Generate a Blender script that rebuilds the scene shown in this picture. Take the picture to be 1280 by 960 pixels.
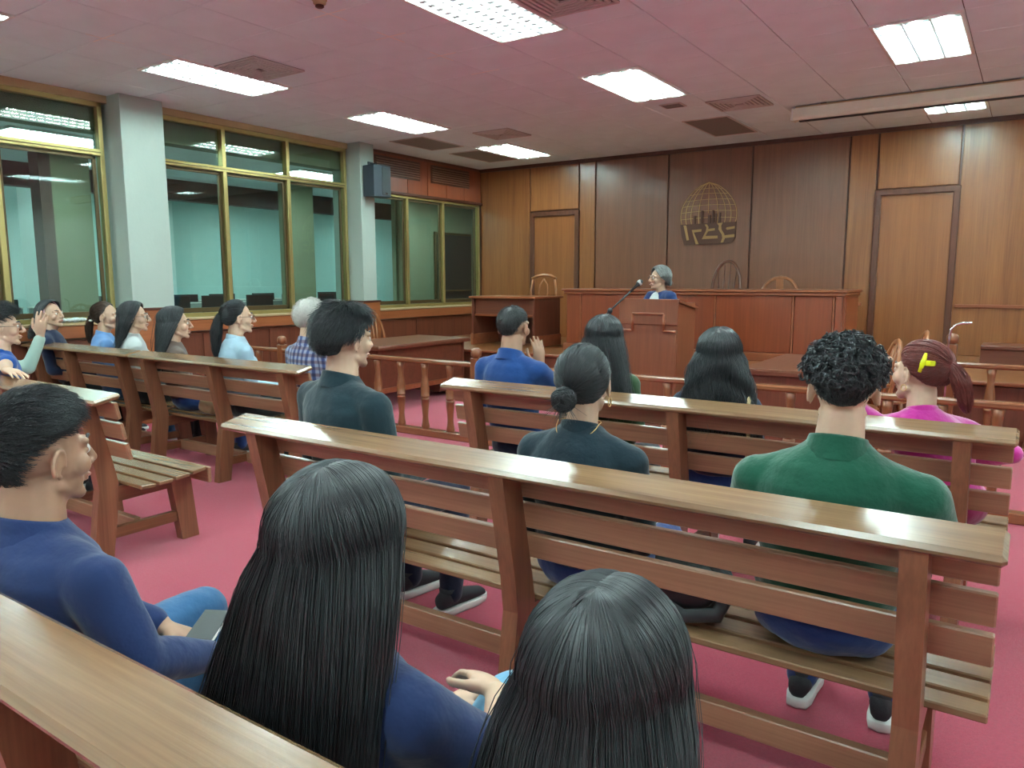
import bpy, math, random
import numpy as np
from mathutils import Vector, Matrix, noise
random.seed(4); RNG = np.random.default_rng(7)
for o in list(bpy.data.objects): bpy.data.objects.remove(o)
scn = bpy.context.scene
COL = scn.collection

# ------------------------------------------------------------------ camera
cam_d = bpy.data.cameras.new('camera'); cam = bpy.data.objects.new('camera', cam_d); COL.objects.link(cam)
cam_d.sensor_fit = 'HORIZONTAL'; cam_d.sensor_width = 36.0; cam_d.lens = 36.0 * 947.0 / 1280.0
cam_d.clip_start = 0.02; cam_d.clip_end = 100
YAW, PIT, ROLL = math.radians(34.32), math.radians(7.85), math.radians(-0.11)
fw0 = Vector((-math.sin(YAW), math.cos(YAW), 0)); rt0 = Vector((math.cos(YAW), math.sin(YAW), 0)); up0 = Vector((0, 0, 1))
fw1 = math.cos(PIT) * fw0 - math.sin(PIT) * up0; up1 = math.cos(PIT) * up0 + math.sin(PIT) * fw0
rt2 = math.cos(ROLL) * rt0 + math.sin(ROLL) * up1; up2 = -math.sin(ROLL) * rt0 + math.cos(ROLL) * up1
cam.matrix_world = Matrix(((rt2.x, up2.x, -fw1.x, 0), (rt2.y, up2.y, -fw1.y, 0), (rt2.z, up2.z, -fw1.z, 1.5), (0, 0, 0, 1)))
scn.camera = cam

# ------------------------------------------------------------------ world, exposure
wld = bpy.data.worlds.new('world'); scn.world = wld; wld.use_nodes = True
wld.node_tree.nodes['Background'].inputs[0].default_value = (0.55, 0.62, 0.62, 1)
wld.node_tree.nodes['Background'].inputs[1].default_value = 0.05
vs = scn.view_settings
vs.view_transform = 'Standard'; vs.look = 'None'; vs.gamma = 1.0; vs.use_curve_mapping = False
vs.exposure = 1.95
LAMP = 26.0            # emission of the ceiling troffers
LAMP_COL = (0.74, 1.0, 0.965)

# ------------------------------------------------------------------ helpers
def C(r, g, b):
    f = lambda v: (v / 255 / 12.92) if v / 255 <= 0.04045 else ((v / 255 + 0.055) / 1.055) ** 2.4
    return (f(r), f(g), f(b), 1.0)

class NT:
    def __init__(s, m): s.t = m.node_tree; s.n = s.t.nodes; s.l = s.t.links
    def add(s, typ, **kw):
        n = s.n.new(typ)
        for k, v in kw.items(): setattr(n, k, v)
        return n
    def link(s, a, b): s.l.new(a, b)

def mat(name, col, rough=0.5, metal=0.0, spec=0.5, var=0.0, vscale=8.0, bump=0.0, bscale=40.0, col2=None, stretch=(1, 1, 1), coat=0.0, sss=0.0, sheen=0.0, emit=None, estr=0.0, coords='Object', detail=4.0):
    m = bpy.data.materials.new(name); m.use_nodes = True
    t = NT(m); p = t.n['Principled BSDF']
    p.inputs['Base Color'].default_value = col; p.inputs['Roughness'].default_value = rough
    p.inputs['Metallic'].default_value = metal; p.inputs['Specular IOR Level'].default_value = spec
    if coat: p.inputs['Coat Weight'].default_value = coat; p.inputs['Coat Roughness'].default_value = 0.15
    if sss: p.inputs['Subsurface Weight'].default_value = sss; p.inputs['Subsurface Radius'].default_value = (0.01, 0.004, 0.002); p.inputs['Subsurface Scale'].default_value = 0.5
    if sheen: p.inputs['Sheen Weight'].default_value = sheen; p.inputs['Sheen Roughness'].default_value = 0.5
    if emit: p.inputs['Emission Color'].default_value = emit; p.inputs['Emission Strength'].default_value = estr
    if var or bump or col2:
        tc = t.add('ShaderNodeTexCoord'); mp = t.add('ShaderNodeMapping'); mp.inputs['Scale'].default_value = stretch
        t.link(tc.outputs[coords], mp.inputs['Vector'])
        if var or col2:
            nz = t.add('ShaderNodeTexNoise'); nz.inputs['Scale'].default_value = vscale; nz.inputs['Detail'].default_value = detail
            t.link(mp.outputs[0], nz.inputs['Vector'])
            rp = t.add('ShaderNodeValToRGB'); c2 = col2 or tuple(c * (1 - var) for c in col[:3]) + (1,)
            rp.color_ramp.elements[0].position = 0.32; rp.color_ramp.elements[1].position = 0.68
            rp.color_ramp.elements[0].color = c2; rp.color_ramp.elements[1].color = col
            t.link(nz.outputs['Fac'], rp.inputs[0]); t.link(rp.outputs[0], p.inputs['Base Color'])
        if bump:
            nb = t.add('ShaderNodeTexNoise'); nb.inputs['Scale'].default_value = bscale; nb.inputs['Detail'].default_value = 4
            t.link(mp.outputs[0], nb.inputs['Vector'])
            bp = t.add('ShaderNodeBump'); bp.inputs['Strength'].default_value = bump; bp.inputs['Distance'].default_value = 0.02
            t.link(nb.outputs['Fac'], bp.inputs['Height']); t.link(bp.outputs[0], p.inputs['Normal'])
    return m

def wood(name, dark, light, axis='x', rough=0.32, scale=1.0, coat=0.25, contrast=(0.3, 0.72)):
    """plank wood: grain stretched along one axis, shifted per object"""
    m = bpy.data.materials.new(name); m.use_nodes = True; t = NT(m); p = t.n['Principled BSDF']
    tc = t.add('ShaderNodeTexCoord'); oi = t.add('ShaderNodeObjectInfo')
    ad = t.add('ShaderNodeVectorMath', operation='MULTIPLY_ADD')
    cb = t.add('ShaderNodeCombineXYZ')
    for k, f in enumerate((13.7, 7.3, 23.1)):
        mm = t.add('ShaderNodeMath', operation='MULTIPLY'); mm.inputs[1].default_value = f
        t.link(oi.outputs['Random'], mm.inputs[0]); t.link(mm.outputs[0], cb.inputs[k])
    ad.inputs[1].default_value = (1, 1, 1); t.link(tc.outputs['Object'], ad.inputs[0]); t.link(cb.outputs[0], ad.inputs[2])
    mp = t.add('ShaderNodeMapping'); st = {'x': (0.7, 16, 16), 'y': (16, 0.7, 16), 'z': (16, 16, 0.7)}[axis]
    mp.inputs['Scale'].default_value = tuple(v * scale for v in st); t.link(ad.outputs[0], mp.inputs['Vector'])
    n1 = t.add('ShaderNodeTexNoise'); n1.inputs['Scale'].default_value = 1.0; n1.inputs['Detail'].default_value = 7; n1.inputs['Roughness'].default_value = 0.62; n1.inputs['Distortion'].default_value = 0.6
    t.link(mp.outputs[0], n1.inputs['Vector'])
    mp2 = t.add('ShaderNodeMapping'); mp2.inputs['Scale'].default_value = tuple(v * scale * (7 if v > 1 else 4) for v in st); t.link(ad.outputs[0], mp2.inputs['Vector'])
    n2 = t.add('ShaderNodeTexNoise'); n2.inputs['Scale'].default_value = 1.0; n2.inputs['Detail'].default_value = 3; t.link(mp2.outputs[0], n2.inputs['Vector'])
    mx = t.add('ShaderNodeMath', operation='MULTIPLY_ADD'); mx.inputs[1].default_value = 0.35; t.link(n2.outputs['Fac'], mx.inputs[0])
    sc = t.add('ShaderNodeMath', operation='MULTIPLY'); sc.inputs[1].default_value = 0.65; t.link(n1.outputs['Fac'], sc.inputs[0]); t.link(sc.outputs[0], mx.inputs[2])
    rp = t.add('ShaderNodeValToRGB'); e = rp.color_ramp.elements
    e[0].position, e[1].position = contrast; e[0].color = dark; e[1].color = light
    t.link(mx.outputs[0], rp.inputs[0]); t.link(rp.outputs[0], p.inputs['Base Color'])
    p.inputs['Roughness'].default_value = rough; p.inputs['Coat Weight'].default_value = coat; p.inputs['Coat Roughness'].default_value = 0.18
    bp = t.add('ShaderNodeBump'); bp.inputs['Strength'].default_value = 0.08; bp.inputs['Distance'].default_value = 0.004
    t.link(n2.outputs['Fac'], bp.inputs['Height']); t.link(bp.outputs[0], p.inputs['Normal'])
    return m

def glass_mat(name, tint, refl=1.0):
    m = bpy.data.materials.new(name); m.use_nodes = True; t = NT(m)
    for n in list(t.n):
        if n.type == 'BSDF_PRINCIPLED': t.n.remove(n)
    out = [n for n in t.n if n.type == 'OUTPUT_MATERIAL'][0]
    tr = t.add('ShaderNodeBsdfTransparent'); tr.inputs[0].default_value = tint
    gl = t.add('ShaderNodeBsdfGlossy'); gl.inputs['Roughness'].default_value = 0.02; gl.inputs[0].default_value = (refl, refl, refl, 1)
    ge = t.add('ShaderNodeNewGeometry'); dt = t.add('ShaderNodeVectorMath', operation='DOT_PRODUCT'); t.link(ge.outputs['Normal'], dt.inputs[0]); t.link(ge.outputs['Incoming'], dt.inputs[1])
    ab = t.add('ShaderNodeMath', operation='ABSOLUTE'); t.link(dt.outputs['Value'], ab.inputs[0]); om = t.add('ShaderNodeMath', operation='SUBTRACT'); om.inputs[0].default_value = 1.0; t.link(ab.outputs[0], om.inputs[1])
    pw = t.add('ShaderNodeMath', operation='POWER'); pw.inputs[1].default_value = 5.0; t.link(om.outputs[0], pw.inputs[0])
    fr = t.add('ShaderNodeMath', operation='MULTIPLY_ADD'); fr.inputs[1].default_value = 0.95; fr.inputs[2].default_value = 0.05; t.link(pw.outputs[0], fr.inputs[0])     # Schlick reflectance
    mx = t.add('ShaderNodeMixShader'); t.link(fr.outputs[0], mx.inputs[0]); t.link(tr.outputs[0], mx.inputs[1]); t.link(gl.outputs[0], mx.inputs[2])
    t.link(mx.outputs[0], out.inputs[0]); return m

def emat(name, col, s):
    m = bpy.data.materials.new(name); m.use_nodes = True; p = m.node_tree.nodes['Principled BSDF']
    p.inputs['Base Color'].default_value = (0.8, 0.8, 0.8, 1); p.inputs['Emission Color'].default_value = tuple(col) + (1,) if len(col) == 3 else col
    p.inputs['Emission Strength'].default_value = s; return m

def fast_mesh(name, V, F, smooth=False):
    """V (n,3), F list of index lists or (m,k) array"""
    me = bpy.data.meshes.new(name); V = np.asarray(V, dtype=np.float32)
    me.vertices.add(len(V)); me.vertices.foreach_set('co', V.ravel())
    if isinstance(F, np.ndarray):
        k = F.shape[1]; n = len(F); li = F.astype(np.int32).ravel(); ls = np.arange(n, dtype=np.int32) * k
    else:
        li = np.array([i for f in F for i in f], dtype=np.int32); lens = np.array([len(f) for f in F], dtype=np.int32)
        ls = np.concatenate([[0], np.cumsum(lens)[:-1]]).astype(np.int32); n = len(F)
    me.loops.add(len(li)); me.loops.foreach_set('vertex_index', li)
    me.polygons.add(n); me.polygons.foreach_set('loop_start', ls)
    me.update(calc_edges=True); me.validate()
    me.polygons.foreach_set('use_smooth', np.full(len(me.polygons), bool(smooth)))
    return me

def link(name, me, m, parent=None, kind=None):
    o = bpy.data.objects.new(name, me); COL.objects.link(o)
    if m is not None and me is not None and not me.materials: me.materials.append(m)
    if parent is not None: o.parent = parent
    if kind: o['kind'] = kind
    return o

def tag(o, label, cat, group=None):
    o['label'] = label; o['category'] = cat
    if group: o['group'] = group
    return o

def thing(name, label, cat, loc=(0, 0, 0), rz=0.0, group=None):
    o = bpy.data.objects.new(name, None); COL.objects.link(o); o.empty_display_size = 0.1
    o.location = loc; o.rotation_euler = (0, 0, rz)
    return tag(o, label, cat, group)

class MB:
    """collects shapes; build() links them as one mesh object"""
    def __init__(s): s.V = []; s.F = []; s.n = 0
    def add(s, V, F):
        V = np.asarray(V, float); s.V.append(V); s.F += [[i + s.n for i in f] for f in F]; s.n += len(V); return s
    def box(s, x0, x1, y0, y1, z0, z1, ch=0.003, R=None, T=None):
        a, b = np.array([x0, y0, z0]), np.array([x1, y1, z1]); a, b = np.minimum(a, b), np.maximum(a, b)
        c = min(ch, 0.45 * (b - a).min())
        if c <= 0:
            V = [[(a, b)[(k >> 0) & 1][0], (a, b)[(k >> 1) & 1][1], (a, b)[(k >> 2) & 1][2]] for k in range(8)]
            F = [[0, 2, 3, 1], [4, 5, 7, 6], [0, 1, 5, 4], [2, 6, 7, 3], [0, 4, 6, 2], [1, 3, 7, 5]]
        else:
            V = []; idx = {}
            for k in range(8):
                sg = np.array([(k & 1) * 2 - 1, ((k >> 1) & 1) * 2 - 1, ((k >> 2) & 1) * 2 - 1]); cor = np.where(sg > 0, b, a)
                for ax in range(3):
                    off = -sg * c; off[ax] = 0; idx[(k, ax)] = len(V); V.append(cor + off)
            F = []
            for ax in range(3):
                u, v = [(1, 2), (2, 0), (0, 1)][ax]
                for sgn in (0, 1):
                    ks = [(sgn << ax) | (p << u) | (q << v) for p, q in ((0, 0), (1, 0), (1, 1), (0, 1))]
                    f = [idx[(k, ax)] for k in ks]; F.append(f if sgn else f[::-1])
                for p in (0, 1):
                    for q in (0, 1):
                        k0 = (p << u) | (q << v); k1 = k0 | (1 << ax)
                        f = [idx[(k0, u)], idx[(k1, u)], idx[(k1, v)], idx[(k0, v)]]
                        F.append(f if (p == q) else f[::-1])
            for k in range(8):
                f = [idx[(k, 0)], idx[(k, 1)], idx[(k, 2)]]
                par = (k & 1) + ((k >> 1) & 1) + ((k >> 2) & 1)
                F.append(f if par % 2 == 1 else f[::-1])
        V = np.array(V, float)
        if R is not None: V = V @ np.asarray(R).T
        if T is not None: V = V + np.asarray(T)
        return s.add(V, F)
    def loft(s, secs, n=16, cap=True):
        """secs: list of (centre, ax, ay) half axes vectors"""
        V = []; F = []; an = np.linspace(0, 2 * np.pi, n, endpoint=False)
        for c, ax, ay in secs:
            V += list(np.asarray(c)[None] + np.cos(an)[:, None] * np.asarray(ax)[None] + np.sin(an)[:, None] * np.asarray(ay)[None])
        for k in range(len(secs) - 1):
            for i in range(n):
                j = (i + 1) % n; F.append([k * n + i, k * n + j, (k + 1) * n + j, (k + 1) * n + i])
        if cap:
            F.append(list(range(n))[::-1]); F.append([(len(secs) - 1) * n + i for i in range(n)])
        return s.add(V, F)
    def tube(s, pts, r, n=8, cap=True, flat=None):
        pts = [np.asarray(p, float) for p in pts]; K = len(pts); rr = r if hasattr(r, '__len__') else [r] * K
        secs = []; pu = None
        for k in range(K):
            d = pts[min(k + 1, K - 1)] - pts[max(k - 1, 0)]; d /= (np.linalg.norm(d) + 1e-9)
            if pu is None:
                h = np.array([0, 0, 1.]) if abs(d[2]) < 0.9 else np.array([1., 0, 0]); u = np.cross(h, d)
            else: u = pu - d * (pu @ d)
            u /= np.linalg.norm(u); pu = u; v = np.cross(d, u)
            a = flat if flat else 1.0
            secs.append((pts[k], u * rr[k], v * rr[k] * a))
        return s.loft(secs, n, cap)
    def lathe(s, prof, c=(0, 0, 0), n=14):
        secs = [(np.array(c) + np.array([0, 0, z]), np.array([r, 0, 0]), np.array([0, r, 0])) for r, z in prof]
        return s.loft(secs, n)
    def tcap(s, p0, p1, r0, r1, n=14, sq=1.0, side=None):
        """tapered capsule; sq flattens the axis perpendicular to side"""
        p0, p1 = np.asarray(p0, float), np.asarray(p1, float); d = p1 - p0; L = np.linalg.norm(d); d = d / max(L, 1e-9)
        h = np.asarray(side, float) if side is not None else (np.array([0, 0, 1.]) if abs(d[2]) < 0.9 else np.array([1., 0, 0]))
        u = h - d * (h @ d); u /= np.linalg.norm(u); v = np.cross(d, u); secs = []
        for a in (-80, -50, -20): a = math.radians(a); secs.append((p0 + d * r0 * math.sin(a), u * r0 * math.cos(a), v * r0 * math.cos(a) * sq))
        for t in (0, .33, .67, 1): r = r0 + (r1 - r0) * t; secs.append((p0 + (p1 - p0) * t, u * r, v * r * sq))
        for a in (20, 50, 80): a = math.radians(a); secs.append((p1 + d * r1 * math.sin(a), u * r1 * math.cos(a), v * r1 * math.cos(a) * sq))
        return s.loft(secs, n)
    def ell(s, c, r, R=None, n=16, k=10):
        R = np.eye(3) if R is None else np.asarray(R); secs = []
        for i in range(k + 1):
            a = -math.pi / 2 + math.pi * (i + 0.15) / (k + 0.3)
            secs.append((np.asarray(c) + R @ np.array([0, 0, r[2] * math.sin(a)]), R @ np.array([r[0] * math.cos(a), 0, 0]), R @ np.array([0, r[1] * math.cos(a), 0])))
        return s.loft(secs, n)
    def prism(s, poly, axis, a, b):
        """poly: 2D outline; extruded along axis between a and b"""
        n = len(poly); V = []
        for t in (a, b):
            for (p, q) in poly: V.append({'x': (t, p, q), 'y': (p, t, q), 'z': (p, q, t)}[axis])
        F = [list(range(n))[::-1], list(range(n, 2 * n))] + [[i, (i + 1) % n, n + (i + 1) % n, n + i] for i in range(n)]
        s.add(V, F); return s
    def mesh(s, name, smooth=False):
        me = fast_mesh(name, np.concatenate(s.V), s.F, smooth)
        return me
    def build(s, name, m, parent=None, smooth=False, kind=None, label=None):
        o = link(name, s.mesh(name, smooth), m, parent, kind)
        if label: o['label'] = label
        return o

def fixn(me):
    import bmesh
    bm = bmesh.new(); bm.from_mesh(me); bmesh.ops.recalc_face_normals(bm, faces=bm.faces); bm.to_mesh(me); bm.free(); return me

def B(name, m, parent, x0, x1, y0, y1, z0, z1, ch=0.003, kind=None, label=None):
    return MB().box(x0, x1, y0, y1, z0, z1, ch).build(name, m, parent, kind=kind, label=label)

def copy_tree(o, parent=None):
    c = o.copy(); COL.objects.link(c); c.parent = parent
    for ch in o.children: copy_tree(ch, c)
    return c

# ------------------------------------------------------------------ materials
M = {}
M['carpet'] = mat('red_carpet', C(198, 56, 88), 0.9, spec=0.4, col2=C(178, 46, 76), vscale=90, bump=0.6, bscale=420, sheen=0.3)
M['tile'] = mat('ceiling_tile', C(228, 242, 248), 0.9, spec=0.3, var=0.06, vscale=3, bump=0.15, bscale=160)
M['grid'] = mat('ceiling_gap', C(92, 78, 78), 0.8)
M['tbar'] = mat('white_tbar', C(240, 236, 230), 0.5)
M['cream'] = mat('cream_plaster', C(164, 174, 166), 0.7, var=0.06, vscale=2.5, bump=0.1, bscale=12)
M['plain'] = mat('white_wall', C(232, 236, 232), 0.8)
M['ply'] = wood('wall_plywood', C(112, 62, 34), C(164, 104, 58), 'z', 0.34, 0.8, 0.3, (0.25, 0.8))
M['plyd'] = wood('dark_plywood', C(108, 66, 46), C(142, 90, 64), 'z', 0.36, 0.8, 0.3, (0.25, 0.8))
M['door'] = wood('door_plywood', C(122, 70, 38), C(160, 98, 54), 'z', 0.34, 0.8, 0.3, (0.25, 0.8))
M['trim'] = wood('dark_trim', C(62, 30, 20), C(92, 46, 30), 'x', 0.4)
M['trimz'] = wood('dark_trim_upright', C(70, 36, 24), C(104, 56, 36), 'z', 0.4)
M['dais'] = wood('dais_wood', C(112, 50, 26), C(148, 72, 40), 'z', 0.34, 0.9, 0.35, (0.25, 0.8))
M['daisx'] = wood('dais_rail_wood', C(122, 62, 38), C(158, 90, 58), 'x', 0.3, 0.9, 0.35)
M['lect'] = wood('lectern_wood', C(112, 62, 42), C(138, 80, 54), 'z', 0.36, 1.0, 0.25)
M['mahog'] = wood('mahogany', C(86, 44, 31), C(122, 66, 47), 'x', 0.34)
M['mahogz'] = wood('mahogany_upright', C(86, 44, 31), C(122, 66, 47), 'z', 0.34)
M['tabletop'] = wood('table_top_wood', C(96, 56, 42), C(128, 80, 60), 'y', 0.3)
M['pew'] = wood('pew_wood', C(126, 88, 66), C(166, 124, 95), 'x', 0.34, 1.0, 0.3)
M['pewcap'] = wood('pew_cap_wood', C(104, 76, 54), C(148, 114, 82), 'x', 0.27, 1.0, 0.45)
M['pewy'] = wood('pew_rail_wood', C(96, 58, 38), C(138, 90, 60), 'y', 0.36)
M['pewz'] = wood('pew_post_wood', C(104, 65, 46), C(148, 98, 70), 'z', 0.36)
M['rail'] = wood('railing_wood', C(104, 56, 34), C(150, 92, 58), 'z', 0.3)
M['railx'] = wood('railing_top_wood', C(110, 62, 40), C(154, 98, 66), 'x', 0.24, 1.0, 0.5)
M['chair'] = wood('chair_wood', C(132, 76, 44), C(172, 108, 66), 'z', 0.3)
M['chaird'] = wood('dark_chair_wood', C(84, 44, 28), C(112, 62, 40), 'z', 0.32)
M['sill'] = wood('sill_wood', C(130, 72, 42), C(168, 98, 60), 'y', 0.32)
M['beige'] = mat('beige_ledge', C(176, 150, 112), 0.5, var=0.08)
M['alu'] = mat('bronze_aluminium', C(178, 160, 104), 0.38, metal=0.75, spec=0.5, var=0.1, vscale=4)
M['alud'] = mat('dark_bronze_aluminium', C(92, 76, 50), 0.4, metal=0.5)
M['gasket'] = mat('window_gasket', C(30, 34, 30), 0.5)
M['glass'] = glass_mat('window_glass', (0.80, 0.90, 0.87, 1), 1.0)
M['black'] = mat('black_plastic', C(38, 42, 46), 0.5)
M['speaker'] = mat('speaker_case', C(52, 60, 70), 0.6, bump=0.2, bscale=300)
M['white'] = mat('white_paint', C(228, 228, 222), 0.45)
M['screen'] = mat('screen_housing', C(226, 222, 206), 0.45, var=0.05)
M['vent'] = mat('vent_metal', C(196, 188, 186), 0.5)
M['ventd'] = mat('vent_dark', C(104, 94, 94), 0.7)
M['grey'] = mat('return_air_panel', C(146, 140, 134), 0.8, var=0.3, vscale=140)
M['chrome'] = mat('chrome', C(210, 212, 214), 0.15, metal=1.0)
M['gold'] = mat('emblem_gold', C(216, 172, 108), 0.4, metal=0.2)
M['embd'] = mat('emblem_bronze', C(86, 48, 32), 0.5)
M['embt'] = mat('emblem_tan', C(172, 130, 78), 0.5)
M['room'] = mat('office_wall', C(176, 206, 202), 0.8, var=0.04)
M['roomcol'] = mat('office_column', C(206, 222, 220), 0.8)
M['olive'] = mat('olive_column', C(120, 122, 98), 0.7, var=0.06)
M['roomfloor'] = mat('office_floor', C(130, 132, 126), 0.5)
M['partition'] = mat('office_partition', C(150, 158, 154), 0.7)
M['soffit'] = mat('office_soffit', C(70, 46, 40), 0.6)
M['monitor'] = mat('monitor_black', C(26, 30, 32), 0.4)
M['blackdoor'] = mat('dark_board', C(28, 34, 34), 0.35)
M['diff'] = emat('troffer_diffuser', LAMP_COL, LAMP)
M['odiff'] = emat('office_diffuser', (0.72, 1.0, 0.97), LAMP * 0.34)
M['tubee'] = emat('fluorescent_tube', LAMP_COL, LAMP * 1.6)
M['louv'] = mat('louver_white', C(214, 232, 232), 0.35)
M['frame'] = mat('troffer_frame', C(222, 224, 220), 0.4)
M['skin'] = mat('skin_light', C(202, 166, 142), 0.5, var=0.07, vscale=30, sss=0.12)
M['skin2'] = mat('skin_tan', C(172, 132, 108), 0.5, var=0.07, vscale=30, sss=0.12)
M['eyew'] = mat('eye_white', C(228, 224, 216), 0.2)
M['eyei'] = mat('iris_brown', C(44, 26, 18), 0.15)
M['lip'] = mat('lips', C(176, 116, 104), 0.45)
M['hair'] = mat('black_hair', C(33, 38, 43), 0.4, spec=0.7, var=0.3, vscale=60)
M['hairs'] = mat('black_hair_under', C(28, 29, 31), 0.5, spec=0.5)
M['hairb'] = mat('brown_hair', C(62, 44, 34), 0.36, spec=0.55, var=0.3, vscale=60)
M['hairr'] = mat('reddish_hair', C(120, 54, 48), 0.38, spec=0.5, var=0.35, vscale=50)
M['hairg'] = mat('grey_hair', C(126, 128, 128), 0.4, spec=0.5, var=0.3, vscale=60)
M['hairw'] = mat('white_hair', C(206, 206, 200), 0.45, spec=0.5, var=0.2, vscale=60)
M['sole'] = mat('white_sole', C(216, 218, 214), 0.6)
M['shoe'] = mat('black_shoe', C(32, 36, 42), 0.6, bump=0.2, bscale=200)
def cloth(name, c, var=0.12, rough=0.85, fold=0.5, fs=11.0, sheen=0.25):
    return mat(name, c, rough, spec=0.25, var=var, vscale=5, bump=fold, bscale=fs, sheen=sheen)

# ------------------------------------------------------------------ large structure
CZ = 3.34; XL = -7.88; YF = 10.6; XR = XL + 19 * 0.612; YB = YF - 24 * 0.609
def S(name, m, x0, x1, y0, y1, z0, z1, parent=None, ch=0.0):
    return B(name, m, parent, x0, x1, y0, y1, z0, z1, ch, None if parent else 'structure')

S('floor', M['carpet'], XL - 0.25, XR + 0.1, YB - 0.1, YF + 0.2, -0.1, 0)
ceil = S('ceiling', M['grid'], XL - 0.25, XR + 0.1, YB - 0.1, YF + 0.2, CZ + 0.012, CZ + 0.1)
S('wall_right', M['plain'], XR, XR + 0.12, YB, YF, 0, CZ)
S('wall_back', M['plain'], XL, XR, YB - 0.12, YB, 0, CZ)

# front wall: plywood sheets between dark battens
wf = S('wall_front', M['trimz'], XL - 0.2, XR + 0.1, YF + 0.03, YF + 0.18, 0, CZ)
def ply(x0, x1, z0, z1, m='ply'):
    return B('panel', M[m], wf, x0 + 0.012, x1 - 0.012, YF, YF + 0.03, z0, z1, 0.004)
seams = [-7.88, -6.87, -5.67, -4.48, -3.27, -2.04, -0.81, 0.41, 1.63, 2.85, XR]
for k in range(len(seams) - 1):
    a, b = seams[k], seams[k + 1]
    dk = 'plyd' if 2 <= k <= 4 else 'ply'
    if k == 1: ply(a, -5.96, 2.60, CZ - 0.05); ply(-5.96, b, 0.58, CZ - 0.05)
    elif k == 5: ply(a, -1.71, 0.58, CZ - 0.05); ply(-1.71, b, 2.61, CZ - 0.05)
    else: ply(a, b, 0.58, CZ - 0.05, dk)
S('trim_1', M['trim'], XL, XR, YF - 0.03, YF + 0.02, CZ - 0.055, CZ, ch=0.004)
S('trim_2', M['daisx'], -0.77, XR, YF - 0.025, YF + 0.005, 1.155, 1.195, ch=0.006)
S('trim_3', M['daisx'], -2.03, -1.80, YF - 0.025, YF + 0.005, 1.155, 1.195, ch=0.006)

def wall_door(n, x0, x1, zt):
    d = S('door_%d' % n, M['door'], x0 + 0.07, x1 - 0.07, YF + 0.005, YF + 0.04, 0.58, zt - 0.07, ch=0.003)
    mb = MB(); mb.box(x0, x0 + 0.075, YF - 0.035, YF + 0.035, 0.58, zt, 0.008); mb.box(x1 - 0.075, x1, YF - 0.035, YF + 0.035, 0.58, zt, 0.008)
    mb.box(x0, x1, YF - 0.036, YF + 0.035, zt - 0.075, zt, 0.008); mb.build('door_frame', M['trimz'], d)
    return d
wall_door(1, -6.86, -5.95, 2.58); wall_door(2, -1.72, -0.79, 2.60)

# platform in front of the wall
plat = S('platform', M['mahog'], XL, XR, 8.02, YF + 0.03, 0, 0.55)
B('platform_top', M['ply'], plat, XL, XR, 7.98, YF, 0.55, 0.58, 0.006)
B('nosing', M['daisx'], plat, XL, XR, 7.965, 8.0, 0.548, 0.582, 0.008)
for k in range(10): B('riser_panel', M['mahogz'], plat, XL + 0.01 + k * 1.2, XL + k * 1.2 + 1.19, 8.0, 8.025, 0.06, 0.54, 0.006)

# left wall: wainscot, ledge, headers, columns, windows
wl = S('wall_left', M['mahog'], XL - 0.12, XL + 0.03, YB, YF, 0, 0.92)
yy = YB
k = 0
while yy < YF - 0.05:
    y1 = min(yy + 0.92, YF); B('wainscot_panel', M['mahogz'], wl, XL + 0.025, XL + 0.045, yy + 0.006, y1 - 0.006, 0.02, 0.90, 0.004); yy = y1
S('trim_4', M['sill'], XL - 0.1, XL + 0.09, YB, YF - 0.02, 0.93, 1.055, ch=0.006)
S('trim_5', M['beige'], XL - 0.14, XL + 0.10, YB, YF - 0.02, 1.055, 1.085, ch=0.006)
S('trim_6', M['beige'], XL - 0.1, XL + 0.02, YB, 7.55, CZ - 0.075, CZ, ch=0.004)
S('wall_left_pier', M['plain'], XL - 0.1, XL, YB, 1.45, 1.08, CZ - 0.07)
def column(n, y0, y1, xo):
    c = S('column_%d' % n, M['cream'], XL - 0.3, xo, y0, y1, 0, CZ, ch=0.004)
    B('cladding', M['sill'], c, XL - 0.02, xo + 0.03, y0 - 0.03, y1 + 0.03, 0.0, 1.19, 0.004)
    B('cladding_cap', M['trim'], c, XL - 0.02, xo + 0.04, y0 - 0.04, y1 + 0.04, 1.19, 1.215, 0.004)
column(1, 4.27, 4.73, -7.63); column(2, 7.55, 7.81, -7.63)
# wood panel with louvres above the third window
wp = S('wall_left_header', M['mahogz'], XL - 0.1, XL, 7.81, YF, 2.76, CZ)
for y0 in np.arange(7.83, 10.5, 0.46): B('panel', M['dais'], wp, XL - 0.005, XL + 0.02, y0 + 0.004, min(y0 + 0.456, YF - 0.01), 2.78, 3.30, 0.003)
B('lower_trim', M['trim'], wp, XL - 0.01, XL + 0.045, 7.81, YF, 2.745, 2.785, 0.006)
for (a, b) in ((8.05, 9.02), (9.28, 10.25)):
    g = MB(); g.box(XL + 0.02, XL + 0.035, a, b, 2.99, 3.265, 0.003)
    go = g.build('louvre_grille', M['trim'], wp)
    for i in range(7):
        z = 3.02 + i * 0.034
        R = Matrix.Rotation(math.radians(35), 3, 'Y'); mb = MB(); mb.box(-0.016, 0.016, a + 0.02, b - 0.02, -0.004, 0.004, 0.001, R=R, T=(XL + 0.043, 0, z)); mb.build('slat', M['plyd'], go)

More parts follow.
